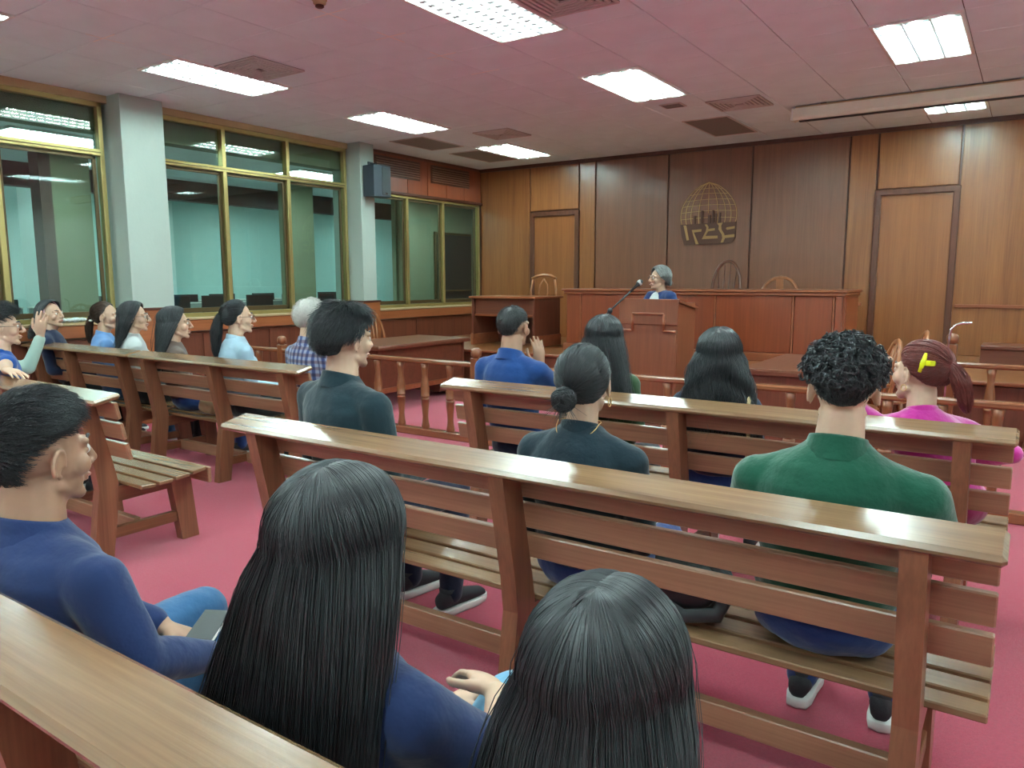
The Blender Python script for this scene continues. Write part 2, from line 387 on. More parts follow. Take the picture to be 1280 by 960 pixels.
def window(n, y0, y1, z0, z1, mull, transom):
    fr = MB(); w = 0.045; xa, xb = XL - 0.07, XL + 0.005
    fr.box(xa, xb, y0, y0 + w, z0, z1); fr.box(xa, xb, y1 - w, y1, z0, z1)
    fr.box(xa, xb, y0, y1, z0, z0 + w); fr.box(xa, xb, y0, y1, z1 - w, z1)
    root = fr.build('window_%d' % n, M['alu'], None, kind='structure')
    if transom:
        B('transom', M['alu'], root, xa, xb + 0.012, y0 + w, y1 - w, transom - 0.03, transom + 0.03)
        B('transom_bead', M['alud'], root, xa, xb + 0.016, y0 + w, y1 - w, transom - 0.006, transom + 0.004, 0.001)
    ys = [y0 + w] + list(mull) + [y1 - w]
    for y in mull: B('mullion', M['alu'], root, xa, xb + 0.01, y - 0.025, y + 0.025, z0 + w, z1 - w)
    zs = [z0 + w, transom - 0.03, transom + 0.03, z1 - w] if transom else [z0 + w, z1 - w]
    for a, b in zip(ys[:-1], ys[1:]):
        for k in range(0, len(zs), 2):
            p = B('pane', M['glass'], root, XL - 0.05, XL - 0.045, a, b, zs[k], zs[k + 1], 0.0)
            if k == 0:      # sliding sash
                sf = MB(); a2, b2 = a + 0.03, b - 0.03; za, zb = zs[0] + 0.005, zs[1] - 0.005; t = 0.032
                sf.box(XL - 0.062, XL - 0.03, a2, a2 + t, za, zb); sf.box(XL - 0.062, XL - 0.03, b2 - t, b2, za, zb)
                sf.box(XL - 0.062, XL - 0.03, a2, b2, za, za + t * 1.6); sf.box(XL - 0.062, XL - 0.03, a2, b2, zb - t, zb)
                sf.build('sash', M['alud'], root)
window(1, 1.45, 4.22, 1.085, 3.265, (2.35, 3.22), 2.775)
window(2, 4.77, 7.53, 1.085, 3.265, (5.61, 6.53), 2.775)
window(3, 7.84, 10.57, 1.085, 2.755, (8.74, 9.59), None)

# the office beyond the glass
S('floor_office', M['roomfloor'], -14.2, XL - 0.12, -3, 18, -0.1, 0)
S('ceiling_office', M['tile'], -14.2, XL - 0.3, -3, 18, 3.1, 3.2)
S('wall_office_far', M['room'], -14.2, -14.0, -3, 18, 0, 3.1)
S('wall_office_left', M['room'], -14.0, XL - 0.3, -3.1, -3, 0, 3.1)
S('wall_office_right', M['room'], -14.0, XL - 0.3, 18, 18.1, 0, 3.1)
S('wall_office_side', M['olive'], -10.6, -10.5, 11.3, 15, 0, 3.1)
S('wall_office_upper', M['olive'], XL - 0.32, XL - 0.12, -3, 18, 3.0, CZ)
S('beam_office', M['soffit'], -11.7, -11.5, -3, 18, 2.78, 3.1)
for n, (x0, x1, y0, y1, m) in enumerate(((-10.55, -10.3, 4.68, 4.82, 'soffit'), (-10.6, -10.3, 4.82, 5.30, 'olive'), (-12.9, -12.5, 5.35, 5.75, 'roomcol'), (-13.95, -13.6, 7.9, 8.5, 'roomcol'), (-10.6, -10.3, 8.56, 9.05, 'olive'), (-10.49, -10.3, 11.35, 11.7, 'olive'))):
    S('column_%d' % (n + 3), M[m], x0, x1, y0, y1, 0, 3.1)
bd = thing('notice_board', 'dark board standing in the office seen through the window nearest the wooden wall', 'board', (-10.46, 13.05, 0))
B('board', M['blackdoor'], bd, 0, 0.04, -0.55, 0.60, 0.9, 2.45, 0.004); B('frame', M['alud'], bd, -0.03, 0.01, -0.6, 0.65, 0.0, 2.5, 0.004)
B('ledge', M['alud'], bd, 0.03, 0.10, -0.5, 0.55, 1.25, 1.28, 0.004)
# office lights
offs = 'office ceiling lights'
for i, (x, y) in enumerate(((-9.2, 4.4), (-9.2, 8.2), (-9.2, 12.0), (-12.2, 3.2), (-12.2, 6.6), (-12.2, 10.0), (-12.2, 13.6), (-9.2, 1.0))):
    t = thing('office_light', 'recessed louvred ceiling light of the office behind the windows', 'light', (x, y, 3.09), group=offs)
    B('diffuser', M['odiff'], t, -0.28, 0.28, -0.58, 0.58, -0.012, 0.0, 0.0); 
    fr = MB(); fr.box(-0.31, 0.31, -0.61, -0.58, -0.016, 0.01); fr.box(-0.31, 0.31, 0.58, 0.61, -0.016, 0.01); fr.box(-0.31, -0.28, -0.58, 0.58, -0.016, 0.01); fr.box(0.28, 0.31, -0.58, 0.58, -0.016, 0.01); fr.build('frame', M['frame'], t)
    if i < 6:
        for k in range(9): B('louvre', M['louv'], t, -0.28, 0.28, -0.52 + k * 0.13 - 0.004, -0.52 + k * 0.13 + 0.004, -0.03, -0.012, 0.001)
# office workstations: partitions and monitors
wsd = 0
for (x, y) in ((-11.4, 5.7), (-11.4, 7.3), (-11.4, 8.9), (-12.6, 6.6), (-12.6, 8.25), (-12.6, 9.9), (-12.6, 11.55), (-11.4, 10.5), (-12.6, 4.2), (-11.4, 4.05)):
    wsd += 1
    t = thing('office_desk', 'grey office desk with low partition beyond the windows', 'desk', (x, y, 0), group='desks in the office')
    B('desk_top', M['partition'], t, 0.0, 0.7, -0.75, 0.75, 0.72, 0.75); B('partition', M['partition'], t, -0.05, 0.0, -0.78, 0.78, 0.0, 1.12)
    B('partition_trim', M['white'], t, -0.06, 0.01, -0.79, 0.79, 1.12, 1.14); B('side_panel', M['partition'], t, 0.0, 0.7, 0.75, 0.78, 0.0, 0.95)
    for dy in (-0.38, 0.36):
        mo = thing('monitor', 'black desktop monitor on an office desk beyond the windows', 'monitor', (x + 0.25, y + dy, 0.75), random.uniform(-0.15, 0.15), group='monitors in the office')
        B('screen', M['monitor'], mo, -0.02, 0.02, -0.25, 0.25, 0.17, 0.50, 0.006); B('stand', M['monitor'], mo, -0.06, -0.02, -0.03, 0.03, 0.01, 0.35, 0.004)
        B('foot', M['monitor'], mo, -0.12, 0.08, -0.1, 0.1, 0.0, 0.012, 0.003)

# ------------------------------------------------------------------ ceiling: tiles, troffers, vents
def inview(x, y, z, pad=60):
    v = Vector((x, y, z - 1.5)); d = v.dot(fw1)
    if d < 0.2: return None
    px = 640 + 947 * v.dot(rt2) / d; py = 480 - 947 * v.dot(up2) / d
    return d if (-pad < px < 1280 + pad and -pad < py < 960 + pad) else None
LIGHTS = [(2, 1), (2, 5), (2, 9), (2, 13), (2, 17), (2, 21), (7, 5), (7, 9), (7, 13), (7, 17), (7, 21), (11, 1), (11, 5), (11, 9), (11, 13), (11, 17), (11, 21), (16, 1), (16, 5), (16, 9), (16, 13), (16, 17)]
occ = set()
for i, j in LIGHTS: occ |= {(i, j), (i, j + 1)}
tile_me = MB().box(-0.3025, 0.3025, -0.301, 0.301, 0, 0.012, 0.003).mesh('tile'); tile_me.materials.append(M['tile'])
cells = []
for i in range(19):
    for j in range(24):
        if (i, j) in occ: continue
        x = XL + (i + .5) * 0.612; y = YF - (j + .5) * 0.609; d = inview(x, y, CZ)
        cells.append((d if d else 1e9, x, y))
cells.sort(); rest = MB()
for q, (d, x, y) in enumerate(cells):
    if d < 1e8 and q < 295:
        o = link('tile', tile_me, None, ceil); o.location = (x, y, CZ + random.uniform(0, 0.0012))
    else: rest.box(x - 0.3025, x + 0.3025, y - 0.301, y + 0.301, CZ, CZ + 0.012, 0.003)
rest.build('tile_field', M['tile'], ceil, kind='stuff')
def strip(x0, x1, y0, y1): B('t_bar', M['tbar'], ceil, x0, x1, y0, y1, CZ - 0.001, CZ + 0.013, 0.0)
gx = lambda i: XL + i * 0.612
gy = lambda j: YF - j * 0.609
for (i, j, di, dj) in ((3, 12, 1, 1), (3, 11, 0, 1), (6, 11, 1, 1), (6, 10, 1, 1), (6, 9, 1, 1), (6, 8, 1, 0), (7, 12, 1, 0)):
    x, y = gx(i), gy(j)
    if di: strip(x - 0.14, x + 0.16, y - 0.005, y + 0.005)
    if dj: strip(x - 0.005, x + 0.005, y - 0.13, y + 0.17)

def troffer(i, j, label):
    x = gx(i) + 0.306; y = gy(j + 1)
    t = thing('ceiling_light', label, 'light', (x, y, CZ), group='recessed fluorescent ceiling lights')
    fr = MB(); a, b, w = 0.304, 0.606, 0.026
    fr.box(-a, a, -b, -b + w, -0.012, 0.05); fr.box(-a, a, b - w, b, -0.012, 0.05); fr.box(-a, -a + w, -b + w, b - w, -0.012, 0.05); fr.box(a - w, a, -b + w, b - w, -0.012, 0.05)
    fr.build('frame', M['frame'], t)
    B('diffuser', M['diff'], t, -a + w, a - w, -b + w, b - w, 0.022, 0.03, 0.0)
    for k in (-1, 0, 1):
        mb = MB(); mb.tube([(k * 0.185, -b + 0.05, 0.012), (k * 0.185, b - 0.05, 0.012)], 0.013, 8); mb.build('tube', M['tubee'], t, True)
    for k in (-0.5, 0.5): B('divider', M['louv'], t, k * 0.185 - 0.006, k * 0.185 + 0.006, -b + w, b - w, -0.010, 0.02, 0.001)
    for k in range(13): B('louvre', M['louv'], t, -a + w, a - w, -b + 0.07 + k * 0.0888 - 0.002, -b + 0.07 + k * 0.0888 + 0.002, -0.008, 0.012, 0.0)
    return t
names = {(2, 1): 'small far ceiling light beside two dark grey panels near the wooden wall corner', (2, 5): 'long white ceiling light in front of the window side speaker', (2, 9): 'bright louvred ceiling light beside the first cream column and a square vent', (2, 13): 'ceiling light cut by the left edge of the picture',
 (7, 5): 'square looking white ceiling light above the middle of the room', (7, 9): 'largest louvred ceiling light at the top edge of the picture', (11, 5): 'ceiling light with three visible tubes above the projection screen', (11, 1): 'ceiling light half hidden behind the projection screen housing'}
for i, j in LIGHTS: troffer(i, j, names.get((i, j), 'recessed fluorescent ceiling light outside the picture over the rear seats'))

def vent(x, y, sx, sy, label):
    t = thing('ceiling_vent', label, 'vent', (x, y, CZ), group='square ceiling vents')
    B('backing', M['ventd'], t, -sx, sx, -sy, sy, -0.004, -0.001, 0.0)
    for k in range(6):
        f = 1 - k * 0.15; a, b = sx * f, sy * f; w = 0.022; z0, z1 = -0.016 - 0.001 * k, -0.004
        mb = MB(); mb.box(-a, a, -b, -b + w, z0, z1, 0.002); mb.box(-a, a, b - w, b, z0, z1, 0.002); mb.box(-a, -a + w, -b + w, b - w, z0, z1, 0.002); mb.box(a - w, a, -b + w, b - w, z0, z1, 0.002)
        mb.build('outer_ring' if k == 0 else 'vane_ring', M['vent'], t)
vent(-5.74, 4.50, 0.27, 0.27, 'square louvred ceiling vent next to the bright left ceiling light')
vent(-2.70, 4.55, 0.28, 0.28, 'large ceiling vent cut by the top edge beside the largest light')
vent(-2.70, 8.22, 0.28, 0.26, 'ceiling vent between the square light and the projection screen')
vent(-5.73, 8.18, 0.27, 0.27, 'small ceiling vent above the far left light')
def panel(x0, x1, y0, y1, label):
    t = thing('return_air_panel', label, 'panel', ((x0 + x1) / 2, (y0 + y1) / 2, CZ), group='dark grey ceiling panels'); a, b = (x1 - x0) / 2, (y1 - y0) / 2
    B('mesh', M['grey'], t, -a + 0.02, a - 0.02, -b + 0.02, b - 0.02, -0.006, -0.001, 0.0)
    mb = MB(); w = 0.02; mb.box(-a, a, -b, -b + w, -0.01, -0.001, 0.002); mb.box(-a, a, b - w, b, -0.01, -0.001, 0.002); mb.box(-a, -a + w, -b + w, b - w, -0.01, -0.001, 0.002); mb.box(a - w, a, -b + w, b - w, -0.01, -0.001, 0.002); mb.build('rim', M['vent'], t)
panel(-7.27, -6.68, 7.74, 8.62, 'dark grey ceiling panel nearer the speaker'); panel(-7.25, -6.68, 8.98, 10.0, 'dark grey ceiling panel in the far corner over the windows'); panel(-3.56, -3.01, 8.76, 9.90, 'dark grey ceiling panel above the globe emblem')
t = thing('ceiling_grille', 'tiny square grille in the ceiling beside the square light', 'grille', (-3.32, 7.92, CZ))
B('plate', M['vent'], t, -0.12, 0.12, -0.1, 0.1, -0.01, -0.001)
for k in range(5): B('slot', M['ventd'], t, -0.1, 0.1, -0.07 + k * 0.035 - 0.007, -0.07 + k * 0.035 + 0.007, -0.013, -0.009, 0.0)
t = thing('smoke_detector', 'beige ceiling detector cut by the top edge of the picture', 'detector', (-4.03, 3.66, CZ))
MB().lathe([(0.05, 0), (0.05, -0.015), (0.042, -0.02), (0.042, -0.035), (0.03, -0.045)], n=16).build('base', M['beige'], t, True)
MB().lathe([(0.028, -0.044), (0.03, -0.055), (0.02, -0.062)], n=12).build('sensor', M['embd'], t, True)

# projection screen housing under the ceiling
t = thing('projection_screen', 'long rolled up projection screen hanging below the ceiling near the wooden wall', 'projection screen', (-2.27, 8.76, CZ))
hs = MB(); hs.prism([(-0.075, -0.03), (0.06, -0.03), (0.075, -0.06), (0.075, -0.13), (0.05, -0.15), (-0.06, -0.15), (-0.075, -0.12)], 'x', 0.0, 4.2); o = hs.build('housing', M['screen'], t); fixn(o.data)
B('end_cap', M['white'], t, -0.02, 0.0, -0.08, 0.08, -0.155, -0.025, 0.004); B('end_cap', M['white'], t, 4.2, 4.22, -0.08, 0.08, -0.155, -0.025, 0.004)
B('top_rail', M['beige'], t, 0.02, 4.18, -0.07, 0.06, -0.032, -0.012, 0.003); B('roller_slot', M['black'], t, 0.05, 4.15, -0.02, 0.03, -0.163, -0.148, 0.003)
for x in (0.3, 2.1, 3.9): B('bracket', M['alud'], t, x - 0.03, x + 0.03, -0.05, 0.05, -0.014, 0.0, 0.002)

# wall speaker on the second column
t = thing('wall_speaker', 'dark grey loudspeaker mounted high on the cream column', 'speaker', (-7.50, 7.74, 2.62))
sp = MB(); sp.prism([(-0.1, -0.17), (0.1, -0.17), (0.13, -0.06), (0.13, 0.12), (0.08, 0.17), (-0.1, 0.17)], 'z', 0, 0.41); o = sp.build('case', M['speaker'], t); fixn(o.data)
B('grille', M['black'], t, 0.125, 0.137, -0.05, 0.11, 0.02, 0.39, 0.004); B('badge', M['chrome'], t, 0.136, 0.14, 0.0, 0.05, 0.035, 0.05, 0.001)
mb = MB(); mb.tube([(-0.13, 0.0, 0.30), (-0.13, 0.0, 0.46), (-0.02, 0.0, 0.44)], 0.014, 8); mb.box(-0.135, -0.12, -0.05, 0.05, 0.26, 0.48); mb.build('bracket', M['black'], t)

# ------------------------------------------------------------------ wall emblem
t = thing('wall_emblem', 'round globe emblem with IRBS lettering on the wooden wall', 'emblem', (-3.865, YF - 0.005, 1.99))
ex = lambda X: (X - 542.5) * 0.83 / 685
ez = lambda Y: (905 - Y) * 0.86 / 735
plate = MB(); plate.prism([(ex(205), ez(660)), (ex(875), ez(650)), (ex(872), ez(830)), (ex(845), ez(880)), (ex(800), ez(900)), (ex(260), ez(910)), (ex(225), ez(800))], 'y', -0.02, 0.0)
o = plate.build('letter_plate', M['embd'], t); fixn(o.data)
def strokes(name, polys, m, y0, y1):
    for poly in polys:
        mb = MB(); mb.prism([(ex(a), ez(b)) for a, b in poly], 'y', y0, y1); o = mb.build(name, m, t); fixn(o.data)
strokes('letter_stroke', [
    [(248, 670), (282, 670), (322, 848), (292, 852)],
    [(352, 728), (470, 722), (470, 750), (378, 758), (442, 900), (405, 902)],
    [(506, 668), (535, 668), (555, 700), (552, 722), (630, 716), (632, 742), (552, 752), (520, 805), (665, 806), (668, 838), (478, 842), (525, 745), (530, 705)],
    [(655, 660), (722, 655), (705, 690), (712, 740), (745, 790), (745, 805), (862, 795), (862, 828), (755, 838), (735, 888), (705, 890), (722, 835), (715, 795), (672, 730), (678, 690)],
    [(768, 712), (862, 702), (862, 728), (775, 742), (762, 728)]], M['embt'], -0.026, -0.019)
for (a, b, top) in ((365, 395, 560), (455, 485, 505), (540, 575, 560), (590, 612, 505), (625, 648, 545), (662, 690, 535)):
    mb = MB(); mb.box(ex(a), ex(b), -0.018, 0.0, ez(662), ez(top), 0.003); mb.build('tower', M['embd'], t)
for k, fx in enumerate((-335, -275, -210, -115, 0, 115, 205, 270, 335)):
    pts = []
    lo = 660 if abs(fx) > 60 else 535
    for q in range(15):
        u = q / 14; Y = 172 + (lo - 172) * u; s_ = (Y - 172) / (660 - 172); w = math.sin(min(1.0, s_ * 0.80 + 0.0) * math.pi * 0.78) ** 0.62
        pts.append((ex(542.5 + fx * w), -0.012, ez(Y)))
    mb = MB(); mb.tube(pts, 0.0045, 6); mb.build('globe_meridian', M['gold'], t, True)
for q, Y in enumerate((255, 315, 385, 450, 520, 600)):
    s_ = (Y - 172) / 488; w = math.sin(s_ * 0.80 * math.pi * 0.78) ** 0.62 * 335; mb = MB()
    mb.tube([(ex(542.5 - w + 2 * w * i / 8), -0.008, ez(Y - 14 * math.sin(math.pi * i / 8))) for i in range(9)], 0.0028, 6); mb.build('globe_parallel', M['gold'], t, True)

# ------------------------------------------------------------------ judges' dais
t = thing('judges_bench', 'long panelled reddish wood judges bench on the platform', 'bench', (-3.3, 8.64, 0.58))
L0, L1 = -1.74, 1.66
B('body', M['dais'], t, L0, L1, 0.02, 0.75, 0.0, 0.76, 0.004)
top = MB(); top.box(L0 - 0.04, L1 + 0.04, -0.05, 0.80, 0.775, 0.80, 0.006); top.box(L0 - 0.02, L1 + 0.02, -0.03, 0.78, 0.735, 0.775, 0.008); top.build('top_rail', M['daisx'], t)
B('base_trim', M['daisx'], t, L0 - 0.03, L1 + 0.03, -0.02, 0.77, 0.0, 0.095, 0.008)
xs = [L0, L0 + 0.22, -0.62, 0.26, 1.14, L1 - 0.1, L1]
for a, b in zip(xs[:-1], xs[1:]):
    B('front_panel', M['dais'], t, a + 0.014, b - 0.014, 0.0, 0.025, 0.10, 0.735, 0.005)
for x in xs[1:-1]: B('batten', M['daisx'], t, x - 0.010, x + 0.010, -0.006, 0.02, 0.10, 0.735, 0.003)
B('side_panel', M['dais'], t, L1 - 0.005, L1 + 0.012, 0.05, 0.72, 0.11, 0.72, 0.004)

# witness desk at the left of the platform
t = thing('witness_desk', 'small reddish desk with open knee space on the left of the platform', 'desk', (-6.05, 8.62, 0.58))
B('desk_top', M['daisx'], t, -0.56, 0.56, -0.03, 0.72, 0.66, 0.69, 0.006)
B('side_panel', M['mahogz'], t, -0.53, -0.50, 0.0, 0.68, 0.0, 0.66); B('side_panel', M['mahogz'], t, 0.50, 0.53, 0.0, 0.68, 0.0, 0.66)
B('modesty_panel', M['mahog'], t, -0.50, 0.50, 0.06, 0.085, 0.44, 0.66); B('shelf', M['daisx'], t, -0.50, 0.50, 0.03, 0.42, 0.41, 0.44)
B('base_trim', M['daisx'], t, 0.498, 0.545, -0.01, 0.69, 0.0, 0.16, 0.006); B('base_trim', M['daisx'], t, -0.545, -0.498, -0.01, 0.69, 0.0, 0.16, 0.006)
B('back_panel', M['mahogz'], t, -0.50, 0.50, 0.62, 0.645, 0.0, 0.44)

# ------------------------------------------------------------------ lectern and microphone
t = thing('lectern', 'brown wooden lectern with stepped front moulding', 'lectern', (-3.09, 6.92, 0))
B('body', M['lect'], t, -0.295, 0.295, 0.0, 0.45, 0.06, 1.27, 0.004)
B('plinth', M['mahog'], t, -0.32, 0.32, -0.025, 0.475, 0.0, 0.07, 0.006)
tp = MB(); tp.prism([(-0.03, 1.305), (-0.03, 1.28), (0.48, 1.20), (0.48, 1.225)], 'x', -0.32, 0.32); o = tp.build('reading_top', M['lect'], t); fixn(o.data)
B('top_board', M['lect'], t, -0.31, 0.31, -0.035, 0.0, 1.06, 1.31, 0.004)
bd = MB(); r = 0.011
for a, b in (((-0.165, 1.165), (0.165, 1.165)), ((-0.165, 1.165), (-0.165, 1.0)), ((0.165, 1.165), (0.165, 1.0)), ((-0.165, 1.0), (-0.29, 1.0)), ((0.165, 1.0), (0.29, 1.0))):
    bd = MB(); bd.tube([(a[0], -0.036, a[1]), (b[0], -0.036, b[1])], 0.013, 8); bd.build('moulding', M['daisx'], t, True)
B('front_panel', M['lect'], t, -0.29, 0.29, -0.02, 0.0, 0.10, 1.06, 0.004)
t = thing('microphone_stand', 'black microphone boom stand in front of the speaking woman', 'microphone stand', (-3.46, 6.80, 0))
MB().lathe([(0.14, 0), (0.14, 0.012), (0.03, 0.03), (0.016, 0.05)], n=18).build('base', M['black'], t, True)
mb = MB(); mb.tube([(0, 0, 0.03), (0, 0, 1.19)], 0.011, 8); mb.build('pole', M['black'], t, True)
mb = MB(); mb.ell((0, 0, 1.19), (0.026, 0.026, 0.03)); mb.build('clutch', M['black'], t, True)
d0 = np.array([0.17, 0.10, 0.19]); mb = MB(); mb.tube([np.array([0, 0, 1.19]) - d0 * 0.6, np.array([0, 0, 1.19]) + d0 * 1.05], 0.008, 8); mb.build('boom', M['black'], t, True)
p0 = np.array([0, 0, 1.19]) + d0; mb = MB(); mb.tube([p0, p0 + d0 * 0.32, p0 + d0 * 0.36, p0 + d0 * 0.5, p0 + d0 * 0.58], [0.011, 0.016, 0.025, 0.026, 0.014], 10)
mi = mb.build('microphone', M['black'], t, True); mb = MB(); mb.ell(p0 + d0 * 0.46, (0.027, 0.027, 0.03)); mb.build('mesh_head', M['vent'], mi, True)

# ------------------------------------------------------------------ tables and chairs
def table(name, label, x0, x1, y0, y1, panel_side):
    cx, cy = (x0 + x1) / 2, (y0 + y1) / 2; t = thing(name, label, 'table', (cx, cy, 0)); a, b = (x1 - x0) / 2, (y1 - y0) / 2
    B('table_top', M['tabletop'], t, -a, a, -b, b, 0.725, 0.75, 0.004); B('edge_band', M['mahog'], t, -a - 0.004, a + 0.004, -b - 0.004, b + 0.004, 0.70, 0.737, 0.003)
    s = panel_side
    B('modesty_panel', M['mahog'], t, s * (a - 0.10), s * (a - 0.075), -b + 0.05, b - 0.05, 0.22, 0.70, 0.003)
    B('foot_rail', M['daisx'], t, s * (a - 0.11), s * (a - 0.06), -b + 0.05, b - 0.05, 0.19, 0.25, 0.004)
    for sy in (-1, 1):
        B('end_panel', M['mahogz'], t, -a + 0.06, a - 0.06, sy * (b - 0.05), sy * (b - 0.08), 0.05, 0.70, 0.003)
        B('foot', M['mahog'], t, -a + 0.03, a - 0.03, sy * (b - 0.03), sy * (b - 0.10), 0.0, 0.06, 0.004)
    B('drawer_case', M['mahogz'], t, s * (a - 0.12), s * (a - 0.55), b - 0.48, b - 0.08, 0.08, 0.70, 0.003)
    return t
table('counsel_table', 'mahogany counsel table on the window side behind the railing', -6.95, -6.06, 6.2, 8.2 - 0.3, 1)
table('counsel_table', 'brown counsel table to the right, beyond the woman with wavy hair', -2.02, -1.12, 6.4, 7.9, -1)

def arch(w, h, n=13, lean=0.12, z0=0.44, y=-0.2):
    return [(-w * math.cos(math.pi * k / (n - 1)), y - lean * math.sin(math.pi * k / (n - 1)) ** 0.6 * 1.0, z0 + h * math.sin(math.pi * k / (n - 1)) ** 0.55) for k in range(n)]
def windsor(label, loc, rz, m, h=0.62, w=0.23, sp=5, splat=False, group='wooden chairs', arms=False, scale=1.0):
    t = thing('wooden_chair', label, 'chair', loc, rz, group)
    s = MB(); s.loft([(np.array([0, 0, z]), np.array([r, 0, 0]), np.array([0, r * 0.95, 0])) for r, z in ((0.20, 0.42), (0.225, 0.43), (0.225, 0.45), (0.20, 0.46))], 20); s.build('seat', m, t)
    for sx in (-1, 1):
        for sy in (-1, 1):
            mb = MB(); mb.tube([(sx * 0.15, sy * 0.14, 0.43), (sx * 0.18, sy * 0.17, 0.2), (sx * 0.20, sy * 0.19, 0.0)], [0.017, 0.021, 0.013], 8); mb.build('leg', m, t, True)
    pts = arch(w, h); mb = MB(); mb.tube(pts, 0.017, 8, flat=1.3); mb.build('back_bow', m, t, True)
    for k in range(sp):
        x = (k - (sp - 1) / 2) * 0.055
        fan = x * 1.5
        zt = 0.44 + h * (1 - (abs(fan) / w) ** 3.2) ** 0.5 if abs(fan) < w else 0.6
        mb = MB(); mb.tube([(x, -0.19, 0.45), ((x + fan) / 2, -0.26, (0.45 + zt) / 2), (fan, -0.315, zt - 0.01)], [0.008, 0.011, 0.007], 6); mb.build('spindle', m, t, True)
    if splat:
        mb = MB(); mb.box(-0.045, 0.045, -0.006, 0.006, 0.46, 0.44 + h - 0.02, 0.003, T=(0, -0.28, 0)); mb.build('back_splat', m, t)
    if arms:
        for sx in (-1, 1):
            mb = MB(); mb.tube([(sx * 0.22, -0.23, 0.66), (sx * 0.27, -0.05, 0.67), (sx * 0.26, 0.14, 0.66)], [0.014, 0.018, 0.016], 8); mb.build('arm', m, t, True)
            mb = MB(); mb.tube([(sx * 0.25, 0.10, 0.66), (sx * 0.20, 0.10, 0.44)], 0.011, 8); mb.build('arm_post', m, t, True)
    return t
windsor('light brown bow back chair behind the window side table', (-7.22, 7.50, 0), -math.pi / 2, M['chair'], h=0.66, w=0.27)
windsor('dark arched spindle chair behind the judges bench under the emblem', (-3.38, 9.75, 0.58), math.pi, M['chaird'], h=0.72, w=0.20, sp=4)
windsor('low round backed chair behind the right part of the judges bench', (-2.66, 9.65, 0.58), math.pi, M['chair'], h=0.50, w=0.25, sp=0, splat=True)
# square-backed chair by the witness desk
t = thing('wooden_chair', 'carved splat back chair behind the small witness desk', 'chair', (-6.08, 9.62, 0.58), math.pi + 0.25, 'wooden chairs')
B('seat', M['chair'], t, -0.21, 0.21, -0.2, 0.21, 0.42, 0.46, 0.01)
for sx in (-1, 1):
    B('leg', M['chair'], t, sx * 0.20, sx * 0.16, 0.15, 0.19, 0.0, 0.42); B('leg', M['chair'], t, sx * 0.20, sx * 0.16, -0.19, -0.15, 0.0, 0.42)
    mb = MB(); mb.tube([(sx * 0.19, -0.19, 0.44), (sx * 0.20, -0.22, 0.75), (sx * 0.17, -0.25, 0.95)], 0.017, 8); mb.build('back_post', M['chair'], t, True)
mb = MB(); mb.tube([(-0.19, -0.25, 0.93), (-0.1, -0.255, 0.975), (0, -0.257, 0.985), (0.1, -0.255, 0.975), (0.19, -0.25, 0.93)], 0.024, 8); mb.build('crest_rail', M['chair'], t, True)
for sx in (-1, 1):
    mb = MB(); mb.tube([(0.0, -0.2, 0.5), (sx * 0.07, -0.22, 0.72), (sx * 0.055, -0.24, 0.84), (0.0, -0.25, 0.93)], 0.011, 8); mb.build('splat_curve', M['chair'], t, True)
windsor('wooden armchair at the right table, nearer the curly haired man', (-1.17, 6.72, 0), math.pi / 2 + 0.35, M['chair'], h=0.56, w=0.24, group='armchairs at the right table', arms=True)
windsor('wooden armchair at the right table, above the red haired head', (-1.04, 7.36, 0), math.pi / 2 + 0.2, M['chair'], h=0.60, w=0.24, group='armchairs at the right table', arms=True)
t = thing('walking_cane', 'chrome walking cane with curved handle standing by the railing post', 'cane', (-0.55, 7.3, 0))
mb = MB(); mb.tube([(0, 0, 0.0), (0, 0, 1.02), (0.012, 0, 1.08), (0.045, 0, 1.12), (0.09, 0, 1.135), (0.16, 0, 1.14)], [0.010, 0.010, 0.010, 0.010, 0.012, 0.011], 8); mb.build('shaft', M['chrome'], t, True)
MB().lathe([(0.016, 0), (0.016, 0.03), (0.011, 0.04)], n=10).build('rubber_tip', M['black'], t, True)

# ------------------------------------------------------------------ turned balustrades
bal_prof = [(0.032, 0.07), (0.032, 0.10), (0.026, 0.13), (0.022, 0.19), (0.026, 0.26), (0.031, 0.31), (0.031, 0.35), (0.034, 0.352), (0.034, 0.365), (0.028, 0.367), (0.028, 0.38), (0.034, 0.382), (0.034, 0.395), (0.031, 0.40), (0.034, 0.46), (0.027, 0.53), (0.021, 0.58), (0.026, 0.65), (0.031, 0.70)]
bal_me = MB().lathe([(r * 1.28, z) for r, z in bal_prof], n=12).mesh('baluster', True); bal_me.materials.append(M['rail'])
def post_mb(): 
    p = MB(); p.box(-0.042, 0.042, -0.042, 0.042, 0, 0.79, 0.006); return p
cap_prof = [(0.03, 0.785), (0.03, 0.80), (0.048, 0.81), (0.05, 0.835), (0.048, 0.86), (0.036, 0.878), (0.012, 0.885)]
post_me = post_mb().mesh('post'); post_me.materials.append(M['rail'])
knob_me = MB().lathe(cap_prof, n=14).mesh('knob', True); knob_me.materials.append(M['rail'])
def railing(name, label, y, posts, x0, x1, zt=0.75, step=0.31, dz=0.0):
    t = thing(name, label, 'railing', (x0, y, 0)); f = (zt - 0.05) / 0.70
    B('top_rail', M['railx'], t, 0, x1 - x0, -0.04, 0.04, zt - 0.045, zt, 0.012); B('bottom_rail', M['railx'], t, 0, x1 - x0, -0.045, 0.045, 0.0, 0.07, 0.008)
    for px in posts:
        o = link('post', post_me, None, t); o.location = (px - x0, 0, dz); k = link('knob', knob_me, None, o)
    x = posts[0]
    while x > x0: x -= step
    x += step * 1.0
    while x < x1 - 0.05:
        if min(abs(x - p) for p in posts) > 0.1:
            o = link('baluster', bal_me, None, t); o.location = (x - x0, 0, 0); o.scale = (1, 1, f)
        x += step
